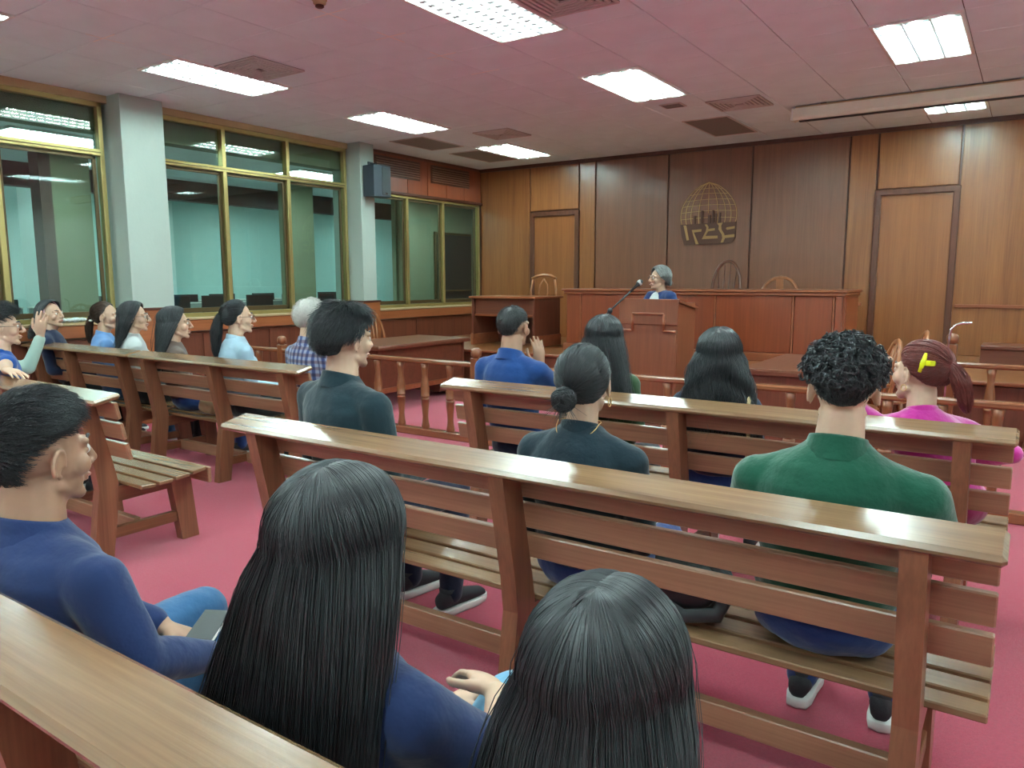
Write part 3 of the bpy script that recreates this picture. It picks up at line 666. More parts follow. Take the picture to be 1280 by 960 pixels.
railing('court_railing', 'long turned baluster railing behind the front pews', 5.5, [-4.15, -6.85, 0.7], -7.8, XR - 0.2)
railing('court_railing', 'short baluster railing at the far right before the platform', 7.68, [-0.55], -0.55, XR - 0.2, 0.775, dz=0.14)
t = thing('low_bench', 'low dark wooden bench along the right side of the platform', 'bench', (1.4, 9.2, 0.58))
B('seat', M['mahog'], t, -1.8, 1.8, -0.08, 0.40, 0.20, 0.24, 0.006); B('front_board', M['mahog'], t, -1.8, 1.8, -0.06, -0.03, 0.0, 0.20, 0.004)
for x in (-1.78, 0, 1.74): B('support', M['mahogz'], t, x, x + 0.04, -0.04, 0.38, 0.0, 0.20, 0.003)

# ------------------------------------------------------------------ pews
SN, CS = math.sin(math.radians(12)), math.cos(math.radians(12))
def post_poly():
    """side outline (y, z) of the bent rear post"""
    return [(0.045, 0.0), (0.15, 0.0), (0.195, 0.30), (0.205, 0.42), (0.19, 0.50), (0.105, 0.905), (0.012, 0.885), (0.085, 0.52), (0.10, 0.40), (0.085, 0.30)]
pew_group = 'wooden pews'
post_pew = MB().prism(post_poly(), 'x', -0.03, 0.03).mesh('post'); fixn(post_pew); post_pew.materials.append(M['pewz'])
leg_pew = MB().prism([(0.555, 0.0), (0.66, 0.0), (0.625, 0.38), (0.50, 0.38)], 'x', -0.03, 0.03).mesh('front_leg'); fixn(leg_pew); leg_pew.materials.append(M['pewz'])
bear_pew = MB().prism([(0.15, 0.315), (0.56, 0.325), (0.60, 0.40), (0.62, 0.425), (0.52, 0.412), (0.4, 0.402), (0.28, 0.398), (0.15, 0.40)], 'x', -0.026, 0.026).mesh('seat_bearer'); fixn(bear_pew); bear_pew.materials.append(M['pewy'])
str_pew = MB().box(-0.02, 0.02, 0.12, 0.58, 0.115, 0.175).mesh('stretcher'); str_pew.materials.append(M['pewy'])
def pew(label, x0, x1, ynear, posts):
    """x0..x1 ends of the cap, ynear the rear edge of the cap"""
    t = thing('pew', label, 'pew', (x0, ynear, 0), group=pew_group); L = x1 - x0
    R = np.array([[1, 0, 0], [0, CS, -SN], [0, SN, CS]])
    mb = MB(); mb.box(0, L, 0, 0.145, -0.03, 0.0, 0.011, R=R, T=(0, 0.0, 0.905)); mb.build('cap_rail', M['pewcap'], t)
    def slat(z0, z1, fwd, inset=0.012):
        # slat standing on the front face of the reclined posts
        zc = (z0 + z1) / 2; y = 0.105 + (0.905 - zc) * (0.085 / 0.405) + 0.006 + fwd
        mb = MB(); h = (z1 - z0) / 2; mb.box(inset, L - inset, -0.011, 0.011, -h, h, 0.004, R=R, T=(0, y, zc)); mb.build('back_slat', M['pew'], t)
    slat(0.795, 0.885, 0.004); slat(0.685, 0.775, 0.004); slat(0.575, 0.665, 0.004)
    for (y, z, ang) in ((0.265, 0.413, 3), (0.365, 0.416, -1), (0.465, 0.424, -4), (0.565, 0.438, -8)):
        a = math.radians(-ang); Ry = np.array([[1, 0, 0], [0, math.cos(a), -math.sin(a)], [0, math.sin(a), math.cos(a)]])
        mb = MB(); mb.box(0.012, L - 0.012, -0.0425, 0.0425, -0.011, 0.011, 0.004, R=Ry, T=(0, y, z)); mb.build('seat_plank', M['pewcap'], t)
    B('seat_apron', M['pew'], t, 0.012, L - 0.012, 0.618, 0.64, 0.355, 0.445, 0.004)
    for px in posts:
        for n_, me in (('post', post_pew), ('front_leg', leg_pew), ('seat_bearer', bear_pew), ('stretcher', str_pew)):
            o = link(n_, me, None, t); o.location = (px - x0, 0, 0)
    ps = sorted(posts)
    for a, b in zip(ps[:-1], ps[1:]): B('floor_rail', M['pew'], t, a - x0 + 0.02, b - x0 - 0.02, 0.30, 0.34, 0.105, 0.185, 0.004)
    return t
RP = (-2.58, -1.36, -0.18)
pew('wooden pew seen from behind across the middle of the picture', -2.77, 0.0, 1.88, RP)
pew('wooden pew in front with the pink sweatered woman, on the right', -2.77, 0.0, 3.31, RP)
pew('nearest wooden pew whose cap cuts the lower left corner', -2.77, 0.0, 0.43, RP)
pew('left wooden pew with empty slatted seat end beside the aisle', -5.85, -3.79, 1.88, (-4.02, -4.85, -5.66))
pew('left wooden pew in front, aisle end by the plaid shirted man', -5.97, -3.93, 3.26, (-4.12, -4.93, -5.80))
pew('short wooden pew against the window wall at the far left', -7.82, -6.0, 3.26, (-6.19, -7.05, -7.68))
pew('left wooden pew at the picture edge under the mint sleeved person', -7.82, -5.87, 1.88, (-6.06, -6.85, -7.64))

# ------------------------------------------------------------------ people: geometry tools
def nrm(v): v = np.asarray(v, float); return v / (np.linalg.norm(v) + 1e-12)
def remesh(mb, voxel, smooth_it=4, noise_amp=0.0, noise_scale=6.0, seed=0.0):
    """union of overlapping closed shapes -> one continuous surface; returns (V, F quads)"""
    me = fixn(fast_mesh('tmp', np.concatenate(mb.V), mb.F)); ob = bpy.data.objects.new('tmp', me); COL.objects.link(ob)
    md = ob.modifiers.new('r', 'REMESH'); md.mode = 'VOXEL'; md.voxel_size = voxel; md.adaptivity = 0
    if smooth_it: sm = ob.modifiers.new('s', 'SMOOTH'); sm.factor = 0.5; sm.iterations = smooth_it
    dg = bpy.context.evaluated_depsgraph_get(); ev = ob.evaluated_get(dg); m2 = ev.to_mesh()
    V = np.empty(len(m2.vertices) * 3, np.float32); m2.vertices.foreach_get('co', V); V = V.reshape(-1, 3).astype(float)
    N = np.empty(len(m2.vertices) * 3, np.float32); m2.vertices.foreach_get('normal', N); N = N.reshape(-1, 3)
    F = [list(p.vertices) for p in m2.polygons]
    ev.to_mesh_clear(); bpy.data.objects.remove(ob); bpy.data.meshes.remove(me)
    if noise_amp:
        d = np.array([noise.noise(Vector((v[0] * noise_scale + seed, v[1] * noise_scale, v[2] * noise_scale * 0.8))) + 0.5 * noise.noise(Vector((v[0] * noise_scale * 2.3, v[1] * noise_scale * 2.3 + seed, v[2] * noise_scale * 1.6))) for v in V])
        V = V + N * (d * noise_amp)[:, None]
    return V, F

def strands_mesh(P, rad):
    """P (N,K,3) paths, rad (N,K) -> 3-sided tubes"""
    N, K, _ = P.shape
    D = np.gradient(P, axis=1); D /= (np.linalg.norm(D, axis=2, keepdims=True) + 1e-9)
    h = np.array([0.31, 0.83, 0.46]); U = np.cross(np.broadcast_to(h, D.shape), D); U /= (np.linalg.norm(U, axis=2, keepdims=True) + 1e-9); W = np.cross(D, U)
    ang = np.array([0, 2 * np.pi / 3, 4 * np.pi / 3])
    V = P[:, :, None, :] + rad[:, :, None, None] * (np.cos(ang)[None, None, :, None] * U[:, :, None, :] + np.sin(ang)[None, None, :, None] * W[:, :, None, :])
    idx = np.arange(N * K * 3).reshape(N, K, 3)
    a = idx[:, :-1, :]; b = idx[:, 1:, :]
    F = np.stack([a, np.roll(a, -1, axis=2), np.roll(b, -1, axis=2), b], axis=-1).reshape(-1, 4)
    return V.reshape(-1, 3), F
def grid_mesh(G, closed=False):
    """G (A,B,3) surface grid"""
    A, Bn, _ = G.shape; idx = np.arange(A * Bn).reshape(A, Bn); a = idx if closed else idx[:-1]; b = np.roll(idx, -1, axis=0) if closed else idx[1:]
    F = np.stack([a[:, :-1], b[:, :-1], b[:, 1:], a[:, 1:]], axis=-1).reshape(-1, 4)
    return G.reshape(-1, 3), F

class Merge:
    def __init__(s): s.V = []; s.F = []; s.n = 0
    def add(s, V, F):
        s.V.append(np.asarray(V, float)); F = F.tolist() if isinstance(F, np.ndarray) else F
        s.F += [[i + s.n for i in f] for f in F]; s.n += len(V); return s
    def xf(s, R, T, k=1.0): return [(np.concatenate(s.V) * k) @ np.asarray(R).T + np.asarray(T), s.F]

# ---- heads, in head space: x right, y forward, z up, chin -0.112, crown +0.115
def head_shape(fem, hi):
    m = MB()
    m.ell((0, -0.018, 0.030), (0.075, 0.094, 0.084)); m.ell((0, 0.018, -0.004), (0.064, 0.068, 0.092))
    m.ell((0, 0.026, -0.058), (0.050 if fem else 0.054, 0.055, 0.046)); m.ell((0, 0.072, -0.093), (0.019, 0.016, 0.016))
    for s in (-1, 1):
        m.ell((s * 0.042, 0.054, -0.022), (0.024, 0.026, 0.026)); m.tcap((s * 0.016, 0.084, 0.026), (s * 0.048, 0.068, 0.026), 0.010, 0.009)
        m.ell((s * 0.011, 0.098, -0.029), (0.009, 0.010, 0.008)); m.tcap((s * 0.046, 0.004, -0.060), (s * 0.020, 0.064, -0.088), 0.016, 0.014)
        m.ell((s * 0.031, 0.074, 0.006), (0.015, 0.011, 0.009))
        # ear: plate, rim, lobe
        R = np.array(Matrix.Rotation(s * math.radians(18), 3, 'Z')) @ np.array(Matrix.Rotation(math.radians(-12), 3, 'X'))
        c = np.array([s * 0.077, -0.012, -0.006]); m.ell(c, (0.006, 0.016, 0.026), R)
        rim = [c + R @ np.array([s * 0.006, 0.016 * math.cos(a), 0.030 * math.sin(a)]) for a in np.linspace(-0.2, math.pi + 1.2, 10)]
        m.tube(rim, 0.0050, 8); m.ell(c + R @ np.array([s * 0.004, 0.006, -0.026]), (0.004, 0.007, 0.008))
    m.tcap((0, 0.088, 0.022), (0, 0.110, -0.022), 0.0075, 0.012)
    m.ell((0, 0.087, -0.053), (0.022, 0.010, 0.0065)); m.ell((0, 0.085, -0.064), (0.019, 0.010, 0.0075))
    m.ell((0, -0.018, -0.080), (0.050 if fem else 0.058, 0.056 if fem else 0.064, 0.06))
    return m

def hand_shape(m, wr, d, up, side, curl=0.5, s=1.0, spread=0.12):
    """palm and five fingers; d finger direction, up back of the hand, side +1 right hand -1 left"""
    d = nrm(d); up = nrm(np.asarray(up) - d * (np.asarray(up) @ d)); r = np.cross(d, up) * 1.0      # r: to the right of the hand seen from its back
    th = -r * side                                                                                     # thumb side
    wr = np.asarray(wr, float); P = lambda a, b, c: wr + s * (a * d + b * th + c * up)
    m.loft([(P(-0.02, 0, 0), th * 0.026 * s, up * 0.019 * s), (P(0.02, 0.002, 0), th * 0.032 * s, up * 0.017 * s), (P(0.055, 0.003, 0.002), th * 0.041 * s, up * 0.015 * s), (P(0.088, 0.0, 0.0), th * 0.040 * s, up * 0.012 * s), (P(0.098, 0, 0), th * 0.034 * s, up * 0.007 * s)], 14)
    for k, (off, L, rr) in enumerate(((0.030, 0.074, 0.0085), (0.010, 0.083, 0.009), (-0.011, 0.077, 0.0085), (-0.030, 0.060, 0.0075))):
        dd = nrm(d + th * spread * (1.5 - k) * 0.5); p = P(0.086, off, 0.0); a = 0.12 + curl * 0.3; segs = (0.44, 0.32, 0.24); pr = rr
        for q, f in enumerate(segs):
            dir_ = dd * math.cos(a) - up * math.sin(a); p1 = p + dir_ * L * f * s
            m.tcap(p, p1, pr * s, pr * 0.9 * s, 10); p = p1; pr *= 0.9; a += curl * (0.9, 0.7, 0)[q]
    p = P(0.02, 0.026, -0.004); a0 = nrm(th * 0.75 + d * 0.65 - up * 0.25)
    p1 = p + a0 * 0.040 * s; a1 = nrm(th * 0.25 + d * 0.95 - up * 0.2 * (1 + curl)); p2 = p1 + a1 * 0.033 * s; a2 = nrm(d - th * 0.1 - up * 0.3 * curl); p3 = p2 + a2 * 0.026 * s
    m.tcap(p, p1, 0.014 * s, 0.0105 * s, 10); m.tcap(p1, p2, 0.0105 * s, 0.0095 * s, 10); m.tcap(p2, p3, 0.0095 * s, 0.008 * s, 10)

# ---- hair. HE: hair ellipsoid in head space
HC = np.array([0, -0.016, 0.030]); HR = np.array([0.080, 0.099, 0.089])
def onh(dirs, h=0.0): return HC + dirs * (HR + h)
def slerp(a, b, t):
    a = a[:, None, :]; b = b[:, None, :]; t = t[None, :, None] if t.ndim == 1 else t[:, :, None]
    om = np.arccos(np.clip((a * b).sum(-1, keepdims=True), -0.9999, 0.9999)); so = np.sin(om)
    return np.sin((1 - t) * om) / so * a + np.sin(t * om) / so * b
def unit(A): return A / (np.linalg.norm(A, axis=-1, keepdims=True) + 1e-12)

def long_paths(w, side, p, K=26, hgt=None):
    """w in 0..1 (front parting .. back centre), side +-1; paths over the skull then hanging"""
    n = len(w); part = p.get('part', 0.0); face = p.get('face', 62)
    t = np.clip(w / 0.42, 0, 1); u = np.clip((w - 0.42) / 0.58, 0, 1)
    el = np.radians(58 + t * 44)                                           # elevation along the parting, front to crown
    S0 = np.stack([np.full(n, part - side * 0.03), np.cos(el), np.sin(el)], -1); S0 = unit(S0)
    az = np.radians(face + t * (104 - face) + u * (180 - 104))
    D = unit(np.stack([np.sin(az) * side, np.cos(az), np.full(n, p.get('eq', -0.12))], -1))
    k1 = int(K * 0.5); tt = np.linspace(0.0, 1, k1); dirs = slerp(S0, D, tt)
    h = (0.0 if hgt is None else hgt)[:, None, None] if hgt is not None else 0.0
    base = p.get('h', 0.012) * np.minimum(1, 0.75 + tt * 2)[None, :, None]
    top = HC + dirs * (HR + base + h)
    tau = np.linspace(0, 1, K - k1 + 1)[1:]; L = p['len'] * (np.ones(n) if 'lj' not in p else p['lj'])
    tail = np.repeat(top[:, -1:, :], len(tau), axis=1).copy()
    out = np.stack([np.sin(az) * side, np.cos(az)], -1)
    tail[:, :, 2] -= tau[None] * L[:, None]
    tail[:, :, 0] += out[:, :1] * p.get('spread', 0.03) * tau[None] ** 0.6 + p.get('dx', 0) * tau[None] ** 1.2
    back = p.get('back', 0.02)
    fy = np.clip((tail[:, :1, 1] + 0.115), 0, 1)                            # how far in front of the back plane
    tail[:, :, 1] += -fy * np.clip(tau[None] * p.get('pull', 1.1), 0, p.get('pullmax', 0.85)) - back * tau[None] ** 0.55
    if p.get('wave'):
        ph = np.linspace(0, p.get('wn', 3) * 2 * np.pi, len(tau))[None] + (w * 9)[:, None]
        tail[:, :, 0] += p['wave'] * np.sin(ph) * tau[None] ** 0.5; tail[:, :, 1] += p['wave'] * 0.7 * np.cos(ph * 1.1) * tau[None] ** 0.5
    return np.concatenate([top, tail], axis=1)

def hair_long(p, ns, r):
    mg = Merge(); ws = np.linspace(0, 1, 34)
    for s in (-1, 1):
        G = long_paths(ws, s, {**p, 'h': p.get('h', 0.012) - 0.004}); V, F = grid_mesh(G); mg.add(V, F)
        Gi = long_paths(ws, s, {**p, 'h': -0.012}); Gi[:, 13:, 1] += 0.02; V, F = grid_mesh(Gi); mg.add(V, F[:, ::-1])
    st = Merge(); n = ns // 2
    for s in (-1, 1):
        w = RNG.random(n); q = {**p, 'lj': RNG.uniform(0.86, 1.03, n)}
        P = long_paths(w, s, q, hgt=RNG.uniform(-0.001, 0.006, n)); K = P.shape[1]
        wob = np.cumsum(RNG.normal(0, 1, (n, K, 3)), axis=1) * np.linspace(0, 1, K)[None, :, None] * p.get('wob', 0.0007); P = P + wob
        fly = RNG.random(n) < p.get('fly', 0.05); P[fly] += (np.cumsum(RNG.normal(0, 0.0028, (fly.sum(), K, 3)), axis=1)) * np.linspace(0, 1, K)[None, :, None]
        rad = r * np.concatenate([np.linspace(0.8, 1, 4), np.ones(K - 10), np.linspace(1, 0.35, 6)])[None] * RNG.uniform(0.7, 1.25, (n, 1))
        V, F = strands_mesh(P, rad); st.add(V, F)
    return mg, st

def hl_phi(az, front=66, side=92, back=122):
    """hairline polar angle from the crown, az measured from the front"""
    a = np.degrees(np.abs((az + np.pi) % (2 * np.pi) - np.pi)); return np.radians(np.interp(a, [0, 45, 75, 100, 120, 150, 180], [front, front + 8, side - 4, side - 2, side + 12, back - 4, back]))
def crown_dir(phi, az, tilt=12):
    d = np.stack([np.sin(phi) * np.sin(az), np.sin(phi) * np.cos(az), np.cos(phi)], -1); a = math.radians(tilt)
    y = d[..., 1] * math.cos(a) - d[..., 2] * math.sin(a); z = d[..., 1] * math.sin(a) + d[..., 2] * math.cos(a)
    return np.stack([d[..., 0], y, z], -1)
def hair_cap(p, A=40, K=14):
    az = np.linspace(0, 2 * np.pi, A, endpoint=False); ph = hl_phi(az, *p.get('line', (66, 92, 122)))
    t = np.linspace(0.02, 1, K); PH = ph[:, None] * t[None]; d = crown_dir(PH, np.repeat(az[:, None], K, 1), p.get('tilt', 12))
    edge = np.clip((1 - t) * 5, 0, 1)[None, :, None]; lump = 0
    h = -0.004 + (p.get('h', 0.012)) * edge + p.get('toph', 0.0) * np.clip(d[..., 2:3], 0, 1) ** 1.5
    return grid_mesh(HC + d * (HR + h), True)
def hair_short(p, ns, r):
    mg = Merge(); V, F = hair_cap(p); mg.add(V, F); st = Merge(); n = ns; K = p.get('K', 7)
    az = RNG.random(n) * 2 * np.pi; ph = hl_phi(az, *p.get('line', (66, 92, 122))) * np.sqrt(RNG.random(n)) * 1.0
    d = crown_dir(ph, az, p.get('tilt', 12)); h0 = p.get('h', 0.012) * np.clip((1 - ph / hl_phi(az, *p.get('line', (66, 92, 122)))) * 5, 0, 1) + p.get('toph', 0) * np.clip(d[:, 2], 0, 1) ** 1.5 - 0.004
    root = HC + d * (HR + h0[:, None]); nor = unit(d / HR)
    flow = np.broadcast_to(np.array(p.get('flow', (0, -0.5, -0.6)), float), d.shape)
    radial = unit(np.stack([np.sin(az), np.cos(az) - 0.0, -np.ones(n) * 0.3], -1)); flow = flow + radial * p.get('radial', 0.7)
    tan = unit(flow - nor * (flow * nor).sum(-1, keepdims=True)); L = p.get('len', 0.03) * RNG.uniform(0.6, 1.2, n) * (1 + p.get('toplen', 0) * np.clip(d[:, 2], 0, 1))
    t = np.linspace(0, 1, K)
    lift = p.get('lift', 0.35)
    P = root[:, None] + (tan[:, None] * t[None, :, None] * 1.0 + nor[:, None] * (lift * np.sin(t * 2.2))[None, :, None]) * L[:, None, None]
    P = P + np.cumsum(RNG.normal(0, 1, (n, K, 3)), axis=1) * t[None, :, None] * p.get('wob', 0.0015)
    cl = p.get('clump', 0.0)
    if cl:
        for i in range(n):
            v = noise.noise_vector(Vector(root[i] * 26)); P[i] += np.array(v)[None] * (t[:, None] * cl)
    rad = r * np.linspace(1, 0.4, K)[None] * RNG.uniform(0.7, 1.2, (n, 1)); V, F = strands_mesh(P, rad); st.add(V, F); return mg, st
def hair_curly(p, ns, r):
    mg, st0 = hair_short({**p, 'len': 0.014, 'lift': 0.3}, ns, r * 0.5); st = st0; n = p.get('curls', 330)
    az = RNG.random(n) * 2 * np.pi; hl = np.minimum(hl_phi(az, 64, 78, 84), 2.0); ph = hl * np.sqrt(RNG.random(n)); d = crown_dir(ph, az, 8)
    nor = unit(d / HR); root = HC + d * (HR + 0.006 + p.get('toph', 0.0) * np.clip(d[:, 2:3] + 0.1, 0, 1)); K = 16
    for i in range(n):
        a = unit(RNG.normal(0, 1, 3)); u = unit(np.cross(nor[i], a)); v = np.cross(nor[i], u); q = np.linspace(0, 1, K); tw = RNG.uniform(1.3, 2.2) * 2 * np.pi * RNG.choice([-1, 1]); R0 = RNG.uniform(0.006, 0.012)
        ctr = root[i][None] + nor[i][None] * (q * RNG.uniform(0.008, 0.030))[:, None] + u[None] * (q * RNG.uniform(0.0, 0.02))[:, None]
        P = ctr + R0 * (np.cos(tw * q)[:, None] * u[None] + np.sin(tw * q)[:, None] * v[None] * 0.9)
        n3 = 5; off = RNG.normal(0, 0.0017, (n3, 1, 3)); PP = P[None] + off; V, F = strands_mesh(PP, np.full((n3, K), r) * np.linspace(1, 0.6, K)[None]); st.add(V, F)
    return mg, st
def tied_paths(a, G, p, K=16, hgt=0.0):
    """strands swept over the skull to the gather direction G; a in 0..1 around it"""
    n = len(a); th = a * 2 * np.pi; up = unit(np.array([0, 0, 1.]) - G * G[2]); rt = np.cross(G, up)
    reach = np.radians(np.interp(np.degrees(np.abs((th + np.pi) % (2 * np.pi) - np.pi)), [0, 40, 80, 120, 180], p.get('reach', (140, 134, 116, 82, 46))))
    S0 = np.cos(reach)[:, None] * G + np.sin(reach)[:, None] * (np.cos(th)[:, None] * up + np.sin(th)[:, None] * rt)
    E = np.cos(0.10) * G + np.sin(0.10) * (np.cos(th)[:, None] * up + np.sin(th)[:, None] * rt)
    t = np.linspace(0, 1, K); d = slerp(unit(S0), unit(E), t)
    hh = p.get('h', 0.008) * np.clip(t * 6, 0.05, 1)[None, :, None] - 0.003
    return HC + d * (HR + hh + np.asarray(hgt).reshape(-1, 1, 1))
def hair_tied(p, ns, r):
    G = unit(np.array(p.get('G', (0, -0.97, -0.1)), float)); mg = Merge(); st = Merge()
    aa = np.linspace(0, 1, 48, endpoint=False); V, F = grid_mesh(tied_paths(aa, G, p), True); mg.add(V, F)
    a = RNG.random(ns); P = tied_paths(a, G, p, hgt=RNG.uniform(-0.001, 0.004, ns)); P += np.cumsum(RNG.normal(0, 1, P.shape), axis=1) * 0.0006
    V, F = strands_mesh(P, r * np.ones(P.shape[:2]) * RNG.uniform(0.7, 1.2, (ns, 1))); st.add(V, F)
    g = onh(G, 0.006)
    if p['tail'] == 'bun':
        c = g + G * 0.028 + np.array(p.get('off', (0, 0, -0.01))); R0 = p.get('rb', 0.036); mb = MB(); mb.ell(c, (R0, R0 * 0.9, R0)); mg.add(np.concatenate(mb.V), mb.F)
        m2 = 420; K = 18; q = np.linspace(0, 1, K)
        for i in range(m2 // 6):
            ax = unit(RNG.normal(0, 1, 3) * 0.5 + G); u = unit(np.cross(ax, RNG.normal(0, 1, 3))); v = np.cross(ax, u); ph0 = RNG.random() * 6.28; tilt = RNG.normal(0, 0.35)
            ang = ph0 + q * RNG.uniform(2.5, 5.0); rr = R0 * RNG.uniform(1.0, 1.1)
            P = c + rr * (np.cos(ang)[:, None] * u * math.cos(tilt) + np.sin(ang)[:, None] * v * math.cos(tilt) + ax * math.sin(tilt))
            PP = P[None] + RNG.normal(0, 0.0016, (6, 1, 3)); V, F = strands_mesh(PP, np.full((6, K), r)); st.add(V, F)
        K = 9; n3 = 60; e = np.linspace(0, 1, K); dr = unit(RNG.normal(0, 0.5, (n3, 3)) + np.array([0.0, -0.3, -1.0])); P = c + dr[:, None] * (R0 * 0.8 + e[None, :, None] * RNG.uniform(0.02, 0.06, (n3, 1, 1))); V, F = strands_mesh(P, r * np.linspace(1, .4, K)[None] * np.ones((n3, 1))); st.add(V, F)
    else:
        L = p.get('len', 0.25); K = 16; q = np.linspace(0, 1, K); w0 = p.get('wt', 0.024)
        path = g + G * (0.03 * np.sin(np.clip(q * 3, 0, 1.57)))[:, None] + np.array(p.get('dir', (0, -0.05, -1)))[None] * (L * np.clip(q - 0.05, 0, 1))[:, None]
        prof = w0 * np.interp(q, [0, 0.12, 0.4, 0.8, 1], [0.55, 0.9, 1.2, 0.9, 0.15])
        mb = MB(); mb.tube(path, list(prof * 0.85), 12); mg.add(np.concatenate(mb.V), mb.F)
        n2 = max(60, ns // 3); off = RNG.normal(0, 1, (n2, 3)); off = unit(off) * RNG.uniform(0.75, 1.08, (n2, 1)); P = path[None] + off[:, None, :] * prof[None, :, None] + np.cumsum(RNG.normal(0, 0.0009, (n2, K, 3)), axis=1)
        V, F = strands_mesh(P, r * np.linspace(1, .5, K)[None] * np.ones((n2, 1))); st.add(V, F)
    return mg, st
HAIR = {'long': hair_long, 'short': hair_short, 'curly': hair_curly, 'tied': hair_tied}

def shoes(root, O, ank, fwd, up_m, sole_m, s=1.0):
    for a in ank:
        a = np.asarray(a); f = nrm([fwd[0], fwd[1], 0]); r = np.cross(f, [0, 0, 1.]); z = np.array([0, 0, 1.]); g = np.array([a[0], a[1], 0.0])
        def sec(t, w, h, zc): c = g + f * t * s + z * zc * s; return (c, r * w * s, z * h * s)
        mb = MB(); mb.loft([sec(-0.072, 0.012, 0.012, 0.055), sec(-0.065, 0.030, 0.032, 0.062), sec(-0.03, 0.038, 0.045, 0.072), sec(0.02, 0.040, 0.043, 0.070), sec(0.08, 0.043, 0.033, 0.058), sec(0.13, 0.044, 0.025, 0.050), sec(0.18, 0.036, 0.018, 0.043), sec(0.20, 0.014, 0.008, 0.037)], 14)
        mb.loft([(g + z * 0.07 * s, r * 0.040 * s, f * 0.048 * s), (g + z * 0.115 * s - f * 0.01, r * 0.040 * s, f * 0.046 * s)], 14)
        mb.V = [v - O for v in mb.V]; o = mb.build('shoe', up_m, root, True); fixn(o.data)
        out = [(-0.085, 0), (-0.075, 0.032), (-0.03, 0.042), (0.05, 0.043), (0.12, 0.049), (0.18, 0.040), (0.208, 0.018), (0.213, 0)]; poly = out + [(t, -w) for t, w in out[-2:0:-1]]
        mb = MB(); V = []; n = len(poly)
        for zz, k in ((0.002, 0.96), (0.010, 1.0), (0.030, 1.0), (0.034, 0.96)):
            V += [g + f * t * k * s + r * w * k * s + z * zz * s for t, w in poly]
        F = [[k * n + i, k * n + (i + 1) % n, (k + 1) * n + (i + 1) % n, (k + 1) * n + i] for k in range(3) for i in range(n)] + [list(range(n))[::-1], [3 * n + i for i in range(n)]]
        mb.add(np.array(V) - O, F); so = mb.build('sole', sole_m, o, True); fixn(so.data)

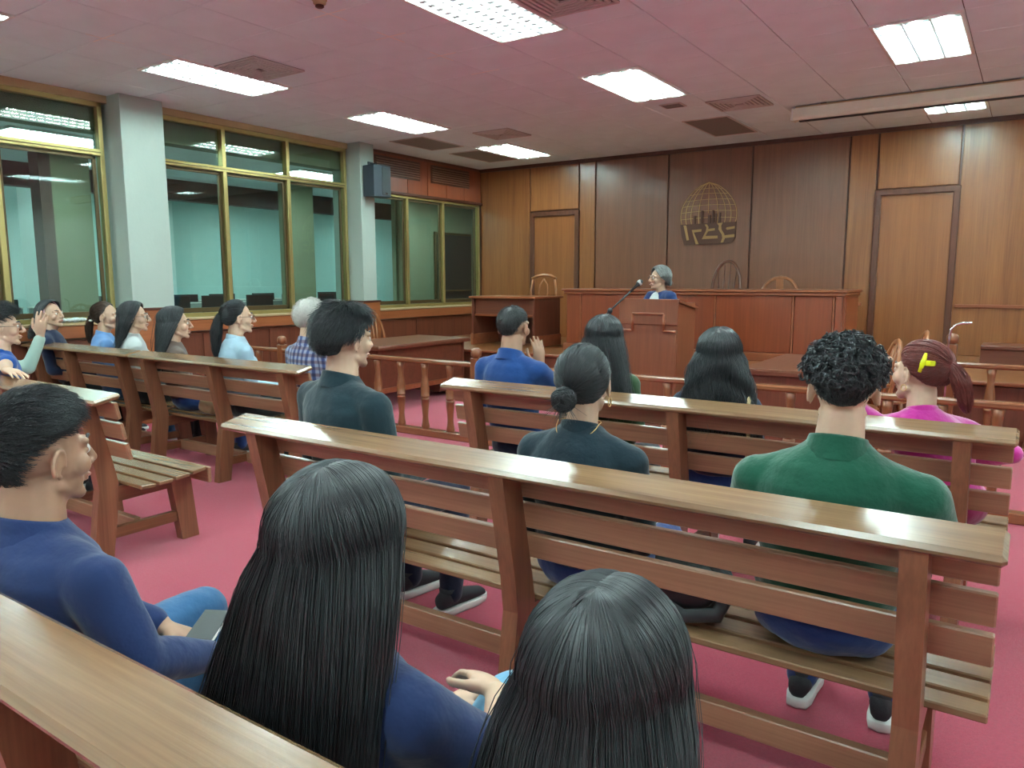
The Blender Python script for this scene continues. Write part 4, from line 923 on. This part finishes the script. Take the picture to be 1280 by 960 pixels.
def person(label, top, seat, look, shirt, hair, fem=False, hs=1.0, s=1.0, skin='skin', pants=None, body_yaw=None, pitch=0.0, roll=0.0, sleeve='long', arms=None, wide=1.0, neck_in=0.0,
           standing=False, hips=None, knees=None, ns=700, hr=0.0014, hmat='hair', vox=0.011, hvox=0.0055, extra=None, collar=True, seatz=0.43, lean=0.0, shoe=None, sole=None, feet=None, slouch=0.0, group='people seated in the pews', fold=0.007, vneck=False, legs=True, shoulder_dz=0.0, curl=0.5):
    """top: crown of the head; seat: (x, y) of the hips; look: point looked at"""
    top = np.array(top, float); O = np.array([seat[0], seat[1], 0.0])
    root = thing('person', label, 'person', tuple(O), group=group)
    hc = top - np.array([0, 0, 0.118 * hs]); dl = np.array(look, float) - hc; hy = math.atan2(-dl[0], dl[1])
    Rh = np.array(Matrix.Rotation(hy, 3, 'Z') @ Matrix.Rotation(pitch, 3, 'X') @ Matrix.Rotation(roll, 3, 'Y'))
    by = hy * 0.5 if body_yaw is None else body_yaw
    F = np.array([-math.sin(by), math.cos(by), 0]); R = np.array([math.cos(by), math.sin(by), 0]); Z = np.array([0, 0, 1.])
    nb = hc - F * (0.030 + neck_in) * hs - Z * 0.132 * hs                      # base of the neck
    hip = np.array([seat[0], seat[1], (seatz + 0.10 * s) if not standing else seatz]) if hips is None else np.array(hips, float)
    sw = (0.158 if fem else 0.182) * s * wide; sh = [nb + R * q * sw - Z * (0.106 * s + shoulder_dz) - F * 0.0 for q in (-1, 1)]
    spine = lambda t: hip + (nb - hip) * t - F * (0.035 * s + slouch) * math.sin(math.pi * t)
    ww = wide * s
    wa, ch = (0.128, 0.150) if fem else (0.150, 0.168)
    def torso(mb, e):
        secs = []
        low = ((-0.12, 0.13, 0.10), (0.0, 0.168, 0.122), (0.14, 0.160, 0.118)) if (e < 0 or standing) else ((0.10, 0.150, 0.108), (0.14, 0.162, 0.120), (0.2, 0.158, 0.118))
        for t, rx, ry in low + ( (0.34, wa, 0.104), (0.58, ch, 0.114), (0.76, ch * 1.04, 0.108), (0.86, ch * 0.90, 0.094), (0.93, 0.100, 0.076), (0.985, 0.067, 0.062), (1.01, 0.060, 0.056)):
            ex_ = e if t < 0.9 else e * max(0.0, 1 - (t - 0.9) * 4)
            c = spine(t); d = nrm(spine(t + 0.05) - spine(t - 0.05)); fx = nrm(F - d * (F @ d))
            secs.append((c, R * (rx * ww + ex_), fx * (ry * s + ex_)))
        mb.loft(secs, 22)
        for q in (0, 1):
            mb.tcap(nb - Z * 0.045 * s - F * 0.010, sh[q] - Z * 0.004, 0.050 * s + e * 0.6, 0.055 * s + e, 14)
        if fem:
            for q in (-1, 1): mb.ell(spine(0.62) + R * q * 0.068 * ww + F * 0.075 * s, (0.062 * s + e, 0.055 * s + e, 0.06 * s + e))
    # arms
    arms = arms or {}; EL = []; WR = []
    for q, nm in ((-1, 'L'), (1, 'R')):
        a = arms.get(nm, {}); S0 = sh[0 if q < 0 else 1]
        el = a.get('elbow'); wr = a.get('wrist')
        if el is None: el = S0 + R * q * 0.038 * s + F * 0.03 * s - Z * 0.275 * s
        else: el = np.array(el, float)
        if wr is None: wr = hip + R * q * 0.075 * s + F * 0.315 * s + Z * 0.105 * s
        else: wr = np.array(wr, float)
        EL.append(el); WR.append(wr)
    def arm(mb, q, e, upto=2.0, start=0.0):
        S0, E_, W_ = sh[q], EL[q], WR[q]; a0 = 0.056 * s
        if fem: a0 *= 0.88
        if upto <= 1: mb.tcap(S0, S0 + (E_ - S0) * upto, a0 + e, a0 * 0.88 + e)
        else:
            mb.tcap(S0, E_, a0 + e, a0 * 0.76 + e); mb.tcap(E_, E_ + (W_ - E_) * (upto - 1), a0 * 0.76 + e, (a0 * 0.76 + (a0 * 0.5 - a0 * 0.76) * (upto - 1)) + e)
    # legs
    HJ = [hip + R * q * 0.088 * ww - Z * 0.015 * s for q in (-1, 1)]
    if standing: KN = [np.array([h[0], h[1], 0.50 * s]) + F * 0.02 for h in HJ]; AN = [np.array([h[0], h[1], 0.09]) for h in HJ]
    else:
        KN = [np.array([h[0], h[1], 0]) + F * 0.43 * s + R * q * 0.03 + Z * (0.505 * s) for q, h in zip((-1, 1), HJ)] if knees is None else [np.array(k, float) for k in knees]
        AN = [k * np.array([1, 1, 0]) + Z * 0.09 - F * 0.02 for k in KN] if feet is None else [np.array(k, float) for k in feet]
    def leg(mb, e):
        mb.ell(hip - Z * 0.005, (0.172 * ww + e, 0.125 * s + e, 0.105 * s + e), np.array(Matrix.Rotation(by, 3, 'Z')))
        for q in (0, 1): mb.tcap(HJ[q], KN[q], 0.084 * s + e, 0.058 * s + e, 16); mb.tcap(KN[q], AN[q], 0.058 * s + e, 0.040 * s + e * 1.4, 16)
    # --- body surface
    body = Merge()
    mb = MB(); torso(mb, -0.012)
    for q in (0, 1): arm(mb, q, -0.006, 1.9)
    if legs: leg(mb, -0.012)
    V, Fc = remesh(mb, max(0.014, vox), 4); body.add(V - O, Fc)
    mb = MB()
    for q, side in ((0, -1), (1, 1)):
        a = arms.get('L' if q == 0 else 'R', {}); d = nrm(WR[q] - EL[q]) if a.get('dir') is None else nrm(a['dir'])
        arm_d = WR[q] - EL[q]; mb.tcap(EL[q] + arm_d * 0.25, WR[q], (0.036 if fem else 0.040) * s, (0.025 if fem else 0.028) * s)
        hand_shape(mb, WR[q] + d * 0.012, d, a.get('up', Z * 0.9 + R * side * 0.3), side, a.get('curl', curl), (0.9 if fem else 1.0) * hs)
    V, Fc = remesh(mb, 0.0048 if arms.get('hi') else 0.0065, 2); body.add(V - O, Fc)
    hm = head_shape(fem, True); hm.V = [(v * hs) @ Rh.T + hc for v in hm.V]
    hm.tcap(hc + Rh @ np.array([0, -0.022, -0.06]) * hs, nb - Z * 0.02, (0.049 if fem else 0.058) * hs, (0.054 if fem else 0.066) * hs)
    V, Fc = remesh(hm, hvox, 5 if hvox < 0.005 else 2); body.add(V - O, Fc)
    me = fast_mesh('body', np.concatenate(body.V), body.F, True); bo = link('body', me, M[skin], root)
    HX = lambda v: (np.asarray(v, float) * hs) @ Rh.T + hc - O
    # eyes, brows
    for q in (-1, 1):
        mb = MB(); mb.ell(HX((q * 0.031, 0.0765, 0.007)), (0.0118 * hs,) * 3, n=12, k=8); e = mb.build('eye', M['eyew'], root, True)
        mb = MB(); mb.ell(HX((q * 0.031, 0.0835, 0.007)), (0.0058 * hs,) * 3, n=10, k=6); mb.build('iris', M['eyei'], e, True)
        mb = MB(); mb.tube([HX((q * 0.014, 0.092, 0.030)), HX((q * 0.032, 0.086, 0.036)), HX((q * 0.050, 0.070, 0.030))], [0.0035, 0.0045, 0.002], 6); mb.build('eyebrow', M[hmat if hmat != 'hairr' else 'hairb'], root, True)
    mb = MB(); mb.tube([HX((-0.023, 0.084, -0.057)), HX((-0.01, 0.0945, -0.056)), HX((0, 0.096, -0.0565)), HX((0.01, 0.0945, -0.056)), HX((0.023, 0.084, -0.057))], [0.002, 0.005, 0.0055, 0.005, 0.002], 8); mb.build('lips', M['lip'], root, True)
    # --- clothes
    mb = MB(); torso(mb, 0.010); up_ = {'long': 1.92, 'short': 0.62, 'elbow': 0.9}[sleeve]
    for q in (0, 1): arm(mb, q, 0.011 if sleeve == 'long' else 0.014, up_)
    V, Fc = remesh(mb, vox, 5, fold, 7.5, random.random() * 50); me = fast_mesh('shirt', V - O, Fc, True); sh_o = link('shirt', me, shirt, root)
    if collar:
        mb = MB(); secs = []; kf = 0.90 if fem else 1.0
        for zz, rx, ry in ((-0.060, 0.100, 0.088), (-0.036, 0.088, 0.080), (-0.014, 0.078, 0.073), (0.000, 0.0735, 0.0695), (0.007, 0.0705, 0.067), (0.006, 0.066, 0.063), (-0.02, 0.062, 0.060)):
            tl = nrm(F - Z * 0.30); secs.append((nb - O + (Z * (zz + 0.004) - F * 0.006) * s, R * rx * s * kf, tl * ry * s * kf))
        mb.loft(secs, 26, cap=False); co = mb.build('collar', shirt, sh_o, True); fixn(co.data)
    if legs:
        mb = MB(); leg(mb, 0.008); V, Fc = remesh(mb, vox, 4, fold * 0.8, 9, random.random() * 50); me = fast_mesh('trousers', V - O, Fc, True); link('trousers', me, pants, root)
        shoes(root, O, AN, F, shoe or M['shoe'], sole or M['sole'], s)
    # --- hair
    if hair:
        kind, p = hair; cap, st = HAIR[kind](p, ns, hr / hs); V, Fc = cap.xf(Rh, hc - O, hs); me = fast_mesh('hair', V, Fc, True); ho = link('hair', me, M['hairs'] if hmat == 'hair' else M[hmat], root)
        V, Fc = st.xf(Rh, hc - O, hs); me = fast_mesh('strands', V, Fc, True); so = link('strands', me, M[hmat], ho, kind='stuff')
    if extra: extra(root, HX, dict(nb=nb - O, sh=[x - O for x in sh], F=F, R=R, Z=Z, hip=hip - O, O=O, EL=[x - O for x in EL], WR=[x - O for x in WR], Rh=Rh, hs=hs, KN=[x - O for x in KN]))
    return root
def glasses(root, HX, m=None):
    mb = MB()
    for q in (-1, 1):
        mb.tube([HX((q * 0.033 + 0.021 * math.cos(a), 0.101 - abs(0.021 * math.cos(a) * 0.2), 0.004 + 0.017 * math.sin(a))) for a in np.linspace(0, 2 * math.pi, 13)], 0.0016, 6)
        mb.tube([HX((q * 0.054, 0.098, 0.008)), HX((q * 0.076, 0.05, 0.010)), HX((q * 0.082, -0.005, 0.010)), HX((q * 0.080, -0.02, -0.006))], 0.0016, 6)
    mb.tube([HX((-0.012, 0.104, 0.008)), HX((0, 0.107, 0.010)), HX((0.012, 0.104, 0.008))], 0.0016, 6); mb.build('glasses', m or M['black'], root, True)
def earring(root, HX, side, r=0.014):
    mb = MB(); mb.tube([HX((side * 0.084, -0.008 + r * math.sin(a), -0.042 - r + r * math.cos(a))) for a in np.linspace(0, 2 * math.pi, 15)], 0.0018, 6); mb.build('earring', M['gold'], root, True)

# ------------------------------------------------------------------ the people
LK = (-3.15, 7.3, 1.45)
cl = {k: cloth('cloth_' + k, c, **kw) for k, (c, kw) in dict(
    navy=(C(30, 48, 93), {}), navy2=(C(27, 45, 88), {}), dkteal=(C(25, 48, 57), {}), dkteal2=(C(18, 39, 50), {}), green=(C(12, 79, 59), dict(var=0.1, fs=14, sheen=0.4)),
    polo=(C(27, 66, 127), {}), olive=(C(54, 82, 52), {}), navy3=(C(27, 41, 66), {}), pink=(C(192, 32, 144), dict(var=0.1, sheen=0.8, fs=16)), ltblue=(C(106, 147, 201), {}), white=(C(192, 199, 199), {}), taupe=(C(111, 95, 88), {}),
    pale=(C(158, 187, 205), {}), blue=(C(21, 75, 151), {}), mint=(C(167, 194, 183), {}), blazer=(C(32, 55, 104), {}), jacket=(C(25, 36, 63), {}),
    jeans=(C(54, 99, 142), dict(var=0.2)), ltjeans=(C(106, 160, 192), dict(var=0.15)), dkjeans=(C(23, 30, 54), {}), bljeans=(C(30, 59, 118), dict(var=0.2)), blackp=(C(23, 25, 30), {}), grey=(C(86, 86, 90), {}), magenta=(C(135, 18, 75), {})).items()}
# plaid shirt of the white haired man
pm = cloth('cloth_plaid', C(106, 118, 150)); t_ = NT(pm); p_ = t_.n['Principled BSDF']
tc = t_.add('ShaderNodeTexCoord'); acc = None
for ax_, cdir in (('X', (70, 0, 0)), ('Z', (0, 0, 70))):
    mp = t_.add('ShaderNodeMapping'); t_.link(tc.outputs['Object'], mp.inputs['Vector'])
    wv = t_.add('ShaderNodeTexWave', wave_type='BANDS', bands_direction=ax_, wave_profile='SIN'); wv.inputs['Scale'].default_value = 7.0; wv.inputs['Distortion'].default_value = 0.6; t_.link(mp.outputs[0], wv.inputs['Vector'])
    rp = t_.add('ShaderNodeValToRGB'); rp.color_ramp.elements[0].position = 0.25; rp.color_ramp.elements[1].position = 0.75
    rp.color_ramp.elements[0].color = C(70, 84, 132) if ax_ == 'X' else C(190, 150, 150); rp.color_ramp.elements[1].color = C(150, 160, 186) if ax_ == 'X' else C(236, 232, 236); t_.link(wv.outputs['Fac'], rp.inputs[0])
    if acc is None: acc = rp
    else:
        mx = t_.add('ShaderNodeMixRGB', blend_type='MULTIPLY'); mx.inputs[0].default_value = 0.9; t_.link(acc.outputs[0], mx.inputs[1]); t_.link(rp.outputs[0], mx.inputs[2]); t_.link(mx.outputs[0], p_.inputs['Base Color'])
cl['plaid'] = pm

SHORT = ('short', dict(h=0.012, len=0.03, toplen=0.6, flow=(0.2, 0.5, 0.0), radial=0.5, lift=0.5, wob=0.001, toph=0.014, line=(60, 84, 116)))
# nearest row
person('man in navy blue shirt in profile at the left, nearest row', (-1.795, 0.77, 1.235), (-1.795, 0.81), (-2.4, 7.0, 1.2), cl['navy'], ('short', dict(h=0.004, len=0.024, toplen=1.0, flow=(0.15, 0.9, 0.0), radial=0.35, lift=0.3, wob=0.0009, toph=0.016, line=(54, 80, 128), clump=0.006)),
       s=1.02, hs=1.05, wide=1.1, skin='skin2', pants=cl['jeans'], body_yaw=0.12, ns=5200, hr=0.0011, vox=0.008, hvox=0.0042, sleeve='long', knees=[(-1.95, 1.24, 0.54), (-1.66, 1.24, 0.54)],
       arms={'R': dict(elbow=(-1.50, 0.80, 0.70), wrist=(-1.54, 1.0, 0.62)), 'L': dict(elbow=(-2.02, 0.84, 0.74), wrist=(-1.80, 1.02, 0.615)), 'hi': True})
def p2x(root, HX, g):
    mb = MB(); mb.ell(HX((-0.052, -0.04, 0.105)), (0.006, 0.004, 0.004)); mb.build('hair_pin', M['chrome'], root, True)
person('woman with very long straight black hair and navy top, nearest row', (-0.865, 0.80, 1.205), (-0.865, 0.84), (-1.2, 7.0, 1.1), cl['navy2'], ('long', dict(len=0.86, spread=0.135, dx=-0.10, back=0.085, h=0.014, wob=0.0008, fly=0.06, face=66, pull=1.4)),
       fem=True, s=0.93, hs=1.0, wide=1.1, pants=cl['ltjeans'], body_yaw=0.05, ns=8500, hr=0.00080, vox=0.008, sleeve='elbow', knees=[(-1.02, 1.22, 0.52), (-0.80, 1.17, 0.66)], feet=[(-1.02, 1.22, 0.09), (-0.90, 1.36, 0.30)],
       arms={'R': dict(elbow=(-0.625, 0.89, 0.755), wrist=(-0.735, 1.03, 0.765), dir=(-0.75, 0.5, -0.12), up=(0.3, 0.3, 0.9), curl=0.45), 'L': dict(), 'hi': True}, extra=p2x)
person('woman with long dark hair seen from behind, lowest at the bottom edge', (-0.395, 0.79, 1.13), (-0.41, 0.82), (-0.8, 7.0, 1.0), cl['jacket'], ('long', dict(len=0.60, spread=0.085, dx=0.0, back=0.075, h=0.014, wob=0.0007, fly=0.03, face=66, pull=1.4)),
       fem=True, s=0.88, hs=1.0, pants=cl['ltjeans'], body_yaw=0.0, ns=8500, hr=0.00080, vox=0.009, sleeve='elbow')
# middle pew
person('man with tousled black hair and dark teal T-shirt', (-2.34, 2.21, 1.375), (-2.32, 2.25), (-1.6, 7.0, 1.4), cl['dkteal'], ('short', dict(h=0.022, len=0.055, toplen=0.2, flow=(0.12, -0.5, -0.4), radial=0.4, lift=0.14, wob=0.0014, toph=0.010, line=(58, 92, 150), clump=0.010)),
       s=1.06, hs=1.08, wide=1.1, pants=cl['dkjeans'], body_yaw=-0.12, ns=3600, hr=0.0015, vox=0.009, sleeve='long', feet=[(-2.36, 2.60, 0.09), (-2.08, 2.55, 0.09)], knees=[(-2.46, 2.70, 0.53), (-2.16, 2.70, 0.53)])
def p5x(root, HX, g):
    earring(root, HX, 1); ring = [g['nb'] + g['Z'] * (0.0 - 0.05 * (0.5 + 0.5 * math.cos(a)) * 0 + 0.014 - 0.05 * max(0, -math.cos(a))) + g['R'] * math.sin(a) * 0.075 + g['F'] * (math.cos(a) * 0.07 - 0.02) for a in np.linspace(0, 2 * math.pi, 25)]
    mb = MB(); mb.tube(ring, 0.0016, 6, cap=False); mb.build('necklace', M['gold'], root, True)
person('woman with low hair bun and dark teal top', (-1.21, 2.21, 1.28), (-1.21, 2.25), (-1.9, 7.0, 1.3), cl['dkteal2'], ('tied', dict(tail='bun', G=(-0.10, -0.90, -0.42), h=0.010, rb=0.034, off=(-0.008, -0.004, -0.014))),
       fem=True, s=1.0, hs=1.04, wide=1.12, pants=cl['bljeans'], body_yaw=0.05, ns=2600, hr=0.0012, vox=0.009, extra=p5x)
person('man with curly black hair and green sweater', (-0.41, 2.22, 1.315), (-0.44, 2.27), (-1.3, 7.0, 1.3), cl['green'], ('curly', dict(h=0.006, toph=0.012, curls=620, line=(62, 88, 124))),
       s=1.06, hs=1.02, wide=1.10, pants=cl['bljeans'], shoulder_dz=0.02, body_yaw=0.02, ns=2600, hr=0.0021, vox=0.009, arms={'R': dict(elbow=(-0.16, 2.28, 0.77)), 'L': dict(elbow=(-0.70, 2.28, 0.77))}, hvox=0.005)
# front right pew
person('man with short greying hair and blue polo shirt', (-2.47, 3.64, 1.345), (-2.47, 3.69), (-2.6, 7.3, 1.45), cl['polo'], ('short', dict(h=0.003, len=0.012, toplen=0.3, flow=(0, 0.2, -0.3), radial=0.8, lift=0.5, wob=0.0006, line=(58, 86, 134))),
       s=1.0, hs=1.04, skin='skin2', pants=cl['dkjeans'], ns=1500, hr=0.0012, sleeve='elbow', arms={'R': dict(elbow=(-2.25, 3.78, 0.84), wrist=(-2.38, 3.79, 0.985), dir=(-0.15, 0.0, 1), up=(0.8, -0.4, 0), curl=0.12)})
person('woman with long straight dark hair and olive green top', (-1.88, 3.64, 1.30), (-1.88, 3.69), (-2.6, 7.3, 1.4), cl['olive'], ('long', dict(len=0.42, spread=0.06, dx=0.05, back=0.03, h=0.012)), fem=True, s=0.96, hs=1.0, pants=cl['blackp'], ns=900, hr=0.0018)
def p9x(root, HX, g):
    mb = MB(); a = g['sh'][1]; pts = [a + g['R'] * -0.035 + g['F'] * 0.11 - g['Z'] * 0.25, a + g['R'] * -0.02 + g['F'] * 0.07 + g['Z'] * 0.04, a + g['R'] * 0.0 + g['Z'] * 0.075, a + g['R'] * 0.005 - g['F'] * 0.075 + g['Z'] * 0.04, a + g['R'] * 0.015 - g['F'] * 0.13 - g['Z'] * 0.25]
    mb.tube(pts, 0.009, 8, flat=2.0); mb.build('bag_strap', M['beige'], root, True)
person('woman with wavy black hair and dark navy jacket', (-1.25, 3.64, 1.25), (-1.25, 3.69), (-2.4, 7.3, 1.4), cl['navy3'], ('long', dict(len=0.40, spread=0.085, dx=0.01, back=0.03, h=0.016, wave=0.012, wn=2.2, wob=0.0012)), fem=True, s=0.94, hs=1.04, wide=1.08, pants=cl['bljeans'], ns=1200, hr=0.0018, extra=p9x)
def p10x(root, HX, g):
    earring(root, HX, -1, 0.012)
    c = MB(); c.tube([HX((-0.078, -0.064, 0.012)), HX((-0.074, -0.074, 0.050)), HX((-0.062, -0.070, 0.082))], [0.010, 0.017, 0.009], 8, flat=0.8); k = c.build('hair_clip', mat('yellow_plastic', C(222, 226, 20), 0.35), root, True)
    c = MB(); c.box(-0.024, 0.024, -0.012, 0.012, -0.011, 0.011, 0.002, R=g['Rh'], T=HX((-0.058, -0.096, 0.048))); c.build('clip_grip', k.data.materials[0], k)
person('red haired woman in pink sweater leaning on the pew back', (-0.375, 3.66, 1.228), (-0.26, 3.72), (-2.9, 5.4, 1.10), cl['pink'], ('tied', dict(tail='pony', G=(0.12, -0.95, 0.10), h=0.012, len=0.17, wt=0.026, dir=(0.25, -0.15, -1))),
       fem=True, s=0.96, hs=1.12, wide=1.12, hmat='hairr', pants=cl['magenta'], ns=1300, hr=0.0017, body_yaw=0.55, roll=0.06, arms={'L': dict(elbow=(-0.655, 3.47, 0.99), wrist=(-0.60, 3.66, 1.035), dir=(0.35, 0.3, 0.75), up=(-0.5, -0.5, 0.5)), 'R': dict(elbow=(-0.02, 3.70, 0.78))}, extra=p10x, shoulder_dz=-0.01)
# left block, front pews
def p11x(root, HX, g):
    mb = MB(); mb.tube([HX((0.092 * math.cos(a), 0.012 - 0.01 * math.sin(a), 0.02 + 0.112 * math.sin(a))) for a in np.linspace(-0.1, math.pi + 0.1, 17)], 0.006, 8); mb.build('headband', mat('pale_pink_band', C(206, 160, 168), 0.4), root, True)
person('woman with headband and wavy dark hair in profile by the window', (-7.60, 3.46, 1.30), (-7.56, 3.62), (-2.0, 6.0, 1.75), cl['jacket'], ('long', dict(len=0.20, spread=0.05, back=0.02, h=0.020, wave=0.012, face=88)), fem=True, s=0.95, hs=1.06, pants=cl['blackp'], ns=800, hr=0.0022, pitch=0.12, body_yaw=-0.6, extra=p11x)
def p12x(root, HX, g):
    mb = MB(); mb.ell(HX((0, -0.128, -0.03)), (0.018, 0.018, 0.012)); mb.build('hair_tie', M['white'], root, True)
person('woman with brown ponytail and light blue shirt', (-6.92, 3.62, 1.30), (-6.90, 3.66), LK, cl['ltblue'], ('tied', dict(tail='pony', G=(-0.15, -0.95, -0.25), h=0.010, len=0.22, wt=0.026)), fem=True, s=0.98, hs=1.08, hmat='hairb', pants=cl['jeans'], ns=700, hr=0.002, extra=p12x)
person('woman with straight dark hair, glasses and white top', (-6.45, 3.62, 1.305), (-6.43, 3.66), LK, cl['white'], ('long', dict(len=0.34, spread=0.04, back=0.02, h=0.014, face=72)), fem=True, s=0.98, hs=1.08, pants=cl['blackp'], ns=800, hr=0.002, extra=lambda r, H, g: glasses(r, H))
person('woman with long black hair and taupe top', (-5.82, 3.61, 1.27), (-5.80, 3.66), LK, cl['taupe'], ('long', dict(len=0.36, spread=0.07, back=0.025, h=0.016, face=70, dx=-0.02)), fem=True, s=0.95, hs=1.10, pants=cl['bljeans'], ns=800, hr=0.002)
person('woman with black ponytail, glasses and pale blue shirt', (-5.0, 3.62, 1.34), (-5.0, 3.66), LK, cl['pale'], ('tied', dict(tail='pony', G=(-0.1, -0.95, -0.12), h=0.012, len=0.30, wt=0.034)), fem=True, s=1.0, hs=1.08, pants=cl['blackp'], ns=900, hr=0.0018, extra=lambda r, H, g: glasses(r, H))
person('white haired man in blue plaid shirt', (-4.17, 3.62, 1.355), (-4.17, 3.67), LK, cl['plaid'], ('short', dict(h=0.014, len=0.03, flow=(0, 0.1, -0.7), radial=0.5, lift=0.25, wob=0.001, toph=0.004, line=(58, 92, 136))), s=1.0, hs=1.08, wide=1.1, hmat='hairw', pants=cl['grey'], ns=1300, hr=0.0015)
# left block, second row, at the picture edge
person('man in blue T-shirt with hand on the pew back, left edge', (-5.58, 2.23, 1.32), (-5.58, 2.28), LK, cl['blue'], SHORT, s=1.0, hs=1.08, skin='skin', pants=cl['dkjeans'], ns=900, hr=0.0018, sleeve='elbow', vox=0.01,
       arms={'R': dict(elbow=(-5.26, 2.10, 0.985), wrist=(-5.03, 2.01, 0.972), dir=(1, 0.02, -0.10), up=(0, 0.05, 1), curl=0.16), 'hi': True}, hvox=0.005, extra=lambda r, H, g: glasses(r, H))
person('person in pale mint sleeve raising a hand, left edge', (-6.22, 2.40, 1.26), (-6.25, 2.30), LK, cl['mint'], SHORT, s=0.96, hs=1.04, pants=cl['grey'], ns=500, hr=0.002, vox=0.011,
       arms={'R': dict(elbow=(-5.90, 2.50, 0.88), wrist=(-5.86, 2.58, 1.10), dir=(0.25, 0.0, 1), up=(0.7, -0.7, 0.1), curl=0.3), 'hi': True})
# the speaker behind the lectern
def spx(root, HX, g):
    mb = MB(); c = g['nb'] - g['Z'] * 0.16 + g['F'] * 0.062; mb.ell(c, (0.075, 0.085, 0.155), np.array(Matrix.Rotation(math.atan2(-g['F'][0], g['F'][1]), 3, 'Z'))); mb.build('blouse', cl['white'], root, True); glasses(root, HX)
    mb = MB(); mb.ell(HX((0, 0.092, -0.0585)), (0.016 * g['hs'], 0.006, 0.004)); mb.build('teeth', M['white'], root, True)
person('grey haired woman in navy blazer speaking at the lectern', (-3.32, 7.66, 1.625), (-3.28, 7.68), (-6.4, 4.0, 1.2), cl['blazer'], ('long', dict(len=0.085, spread=-0.015, back=-0.01, h=0.022, face=70, part=0.3, wave=0.006, wn=1.0)), fem=True, s=0.97, hs=1.02, wide=1.15, shoulder_dz=-0.05, hmat='hairg', pants=cl['blackp'], ns=900, hr=0.002, standing=True, seatz=0.90, body_yaw=math.pi - 0.55, extra=spx, group=None, collar=False,
       arms={'R': dict(elbow=(-3.57, 7.60, 1.08), wrist=(-3.30, 7.46, 1.12)), 'L': dict(elbow=(-3.04, 7.58, 1.08), wrist=(-3.05, 7.46, 1.12))})

# phone in the man's hands
t = thing('smartphone', 'black smartphone held over the jeans of the man in navy', 'phone', (-1.665, 1.06, 0.622)); t.rotation_euler = (0.25, 0.0, 0.5)
B('case', M['white'], t, -0.038, 0.038, -0.078, 0.078, -0.005, 0.003, 0.003); B('screen', M['monitor'], t, -0.035, 0.035, -0.074, 0.074, 0.003, 0.0045, 0.0)

# bags and things left on seats and sill
t = thing('backpack', 'dark grey backpack lying on the pew beside the green sweatered man', 'backpack', (-0.83, 2.245, 0.435), 0.1)
mb = MB(); mb.ell((0, 0, 0.10), (0.14, 0.085, 0.10)); mb.ell((-0.03, 0.01, 0.16), (0.10, 0.075, 0.09)); V, Fc = remesh(mb, 0.012, 4, 0.008, 9.0); o = link('body', fast_mesh('body', V - np.array([0, 0, min(0, V[:, 2].min())]), Fc, True), mat('grey_nylon', C(62, 76, 76), 0.7, bump=0.4, bscale=30), t)
mb = MB(); mb.tube([(-0.10, -0.075, 0.06), (0.0, -0.105, 0.03), (0.10, -0.095, 0.05), (0.13, -0.05, 0.12), (0.05, -0.02, 0.22)], 0.012, 8, flat=2.0); mb.build('strap', M['black'], t, True)
mb = MB(); mb.ell((0.0, -0.07, 0.10), (0.09, 0.03, 0.06)); mb.build('pocket', M['black'], t, True)
t = thing('handbag', 'small metallic beige handbag on the pew between taupe and pale blue tops', 'handbag', (-5.39, 3.60, 0.425), 0.2)
mb = MB(); mb.ell((0, 0, 0.075), (0.12, 0.06, 0.075)); V, Fc = remesh(mb, 0.01, 3, 0.008, 16.0); link('body', fast_mesh('body', V - np.array([0, 0, V[:, 2].min()]), Fc, True), mat('gold_leather', C(186, 168, 132), 0.3, metal=0.5), t)
mb = MB(); mb.tube([(-0.07, 0, 0.12), (-0.05, 0, 0.19), (0.05, 0, 0.19), (0.07, 0, 0.12)], 0.007, 8); mb.build('handle', M['beige'], t, True)
t = thing('white_cloth', 'crumpled white cloth lying on the window ledge', 'cloth', (-7.83, 3.72, 1.085))
mb = MB()
for k in range(5): mb.ell((0.0, -0.13 + k * 0.065, 0.016), (0.035, 0.045, 0.018 + 0.006 * (k % 2)))
V, Fc = remesh(mb, 0.006, 2, 0.006, 30.0); link('fabric', fast_mesh('fabric', V - np.array([0, 0, V[:, 2].min()]), Fc, True), cl['white'], t)
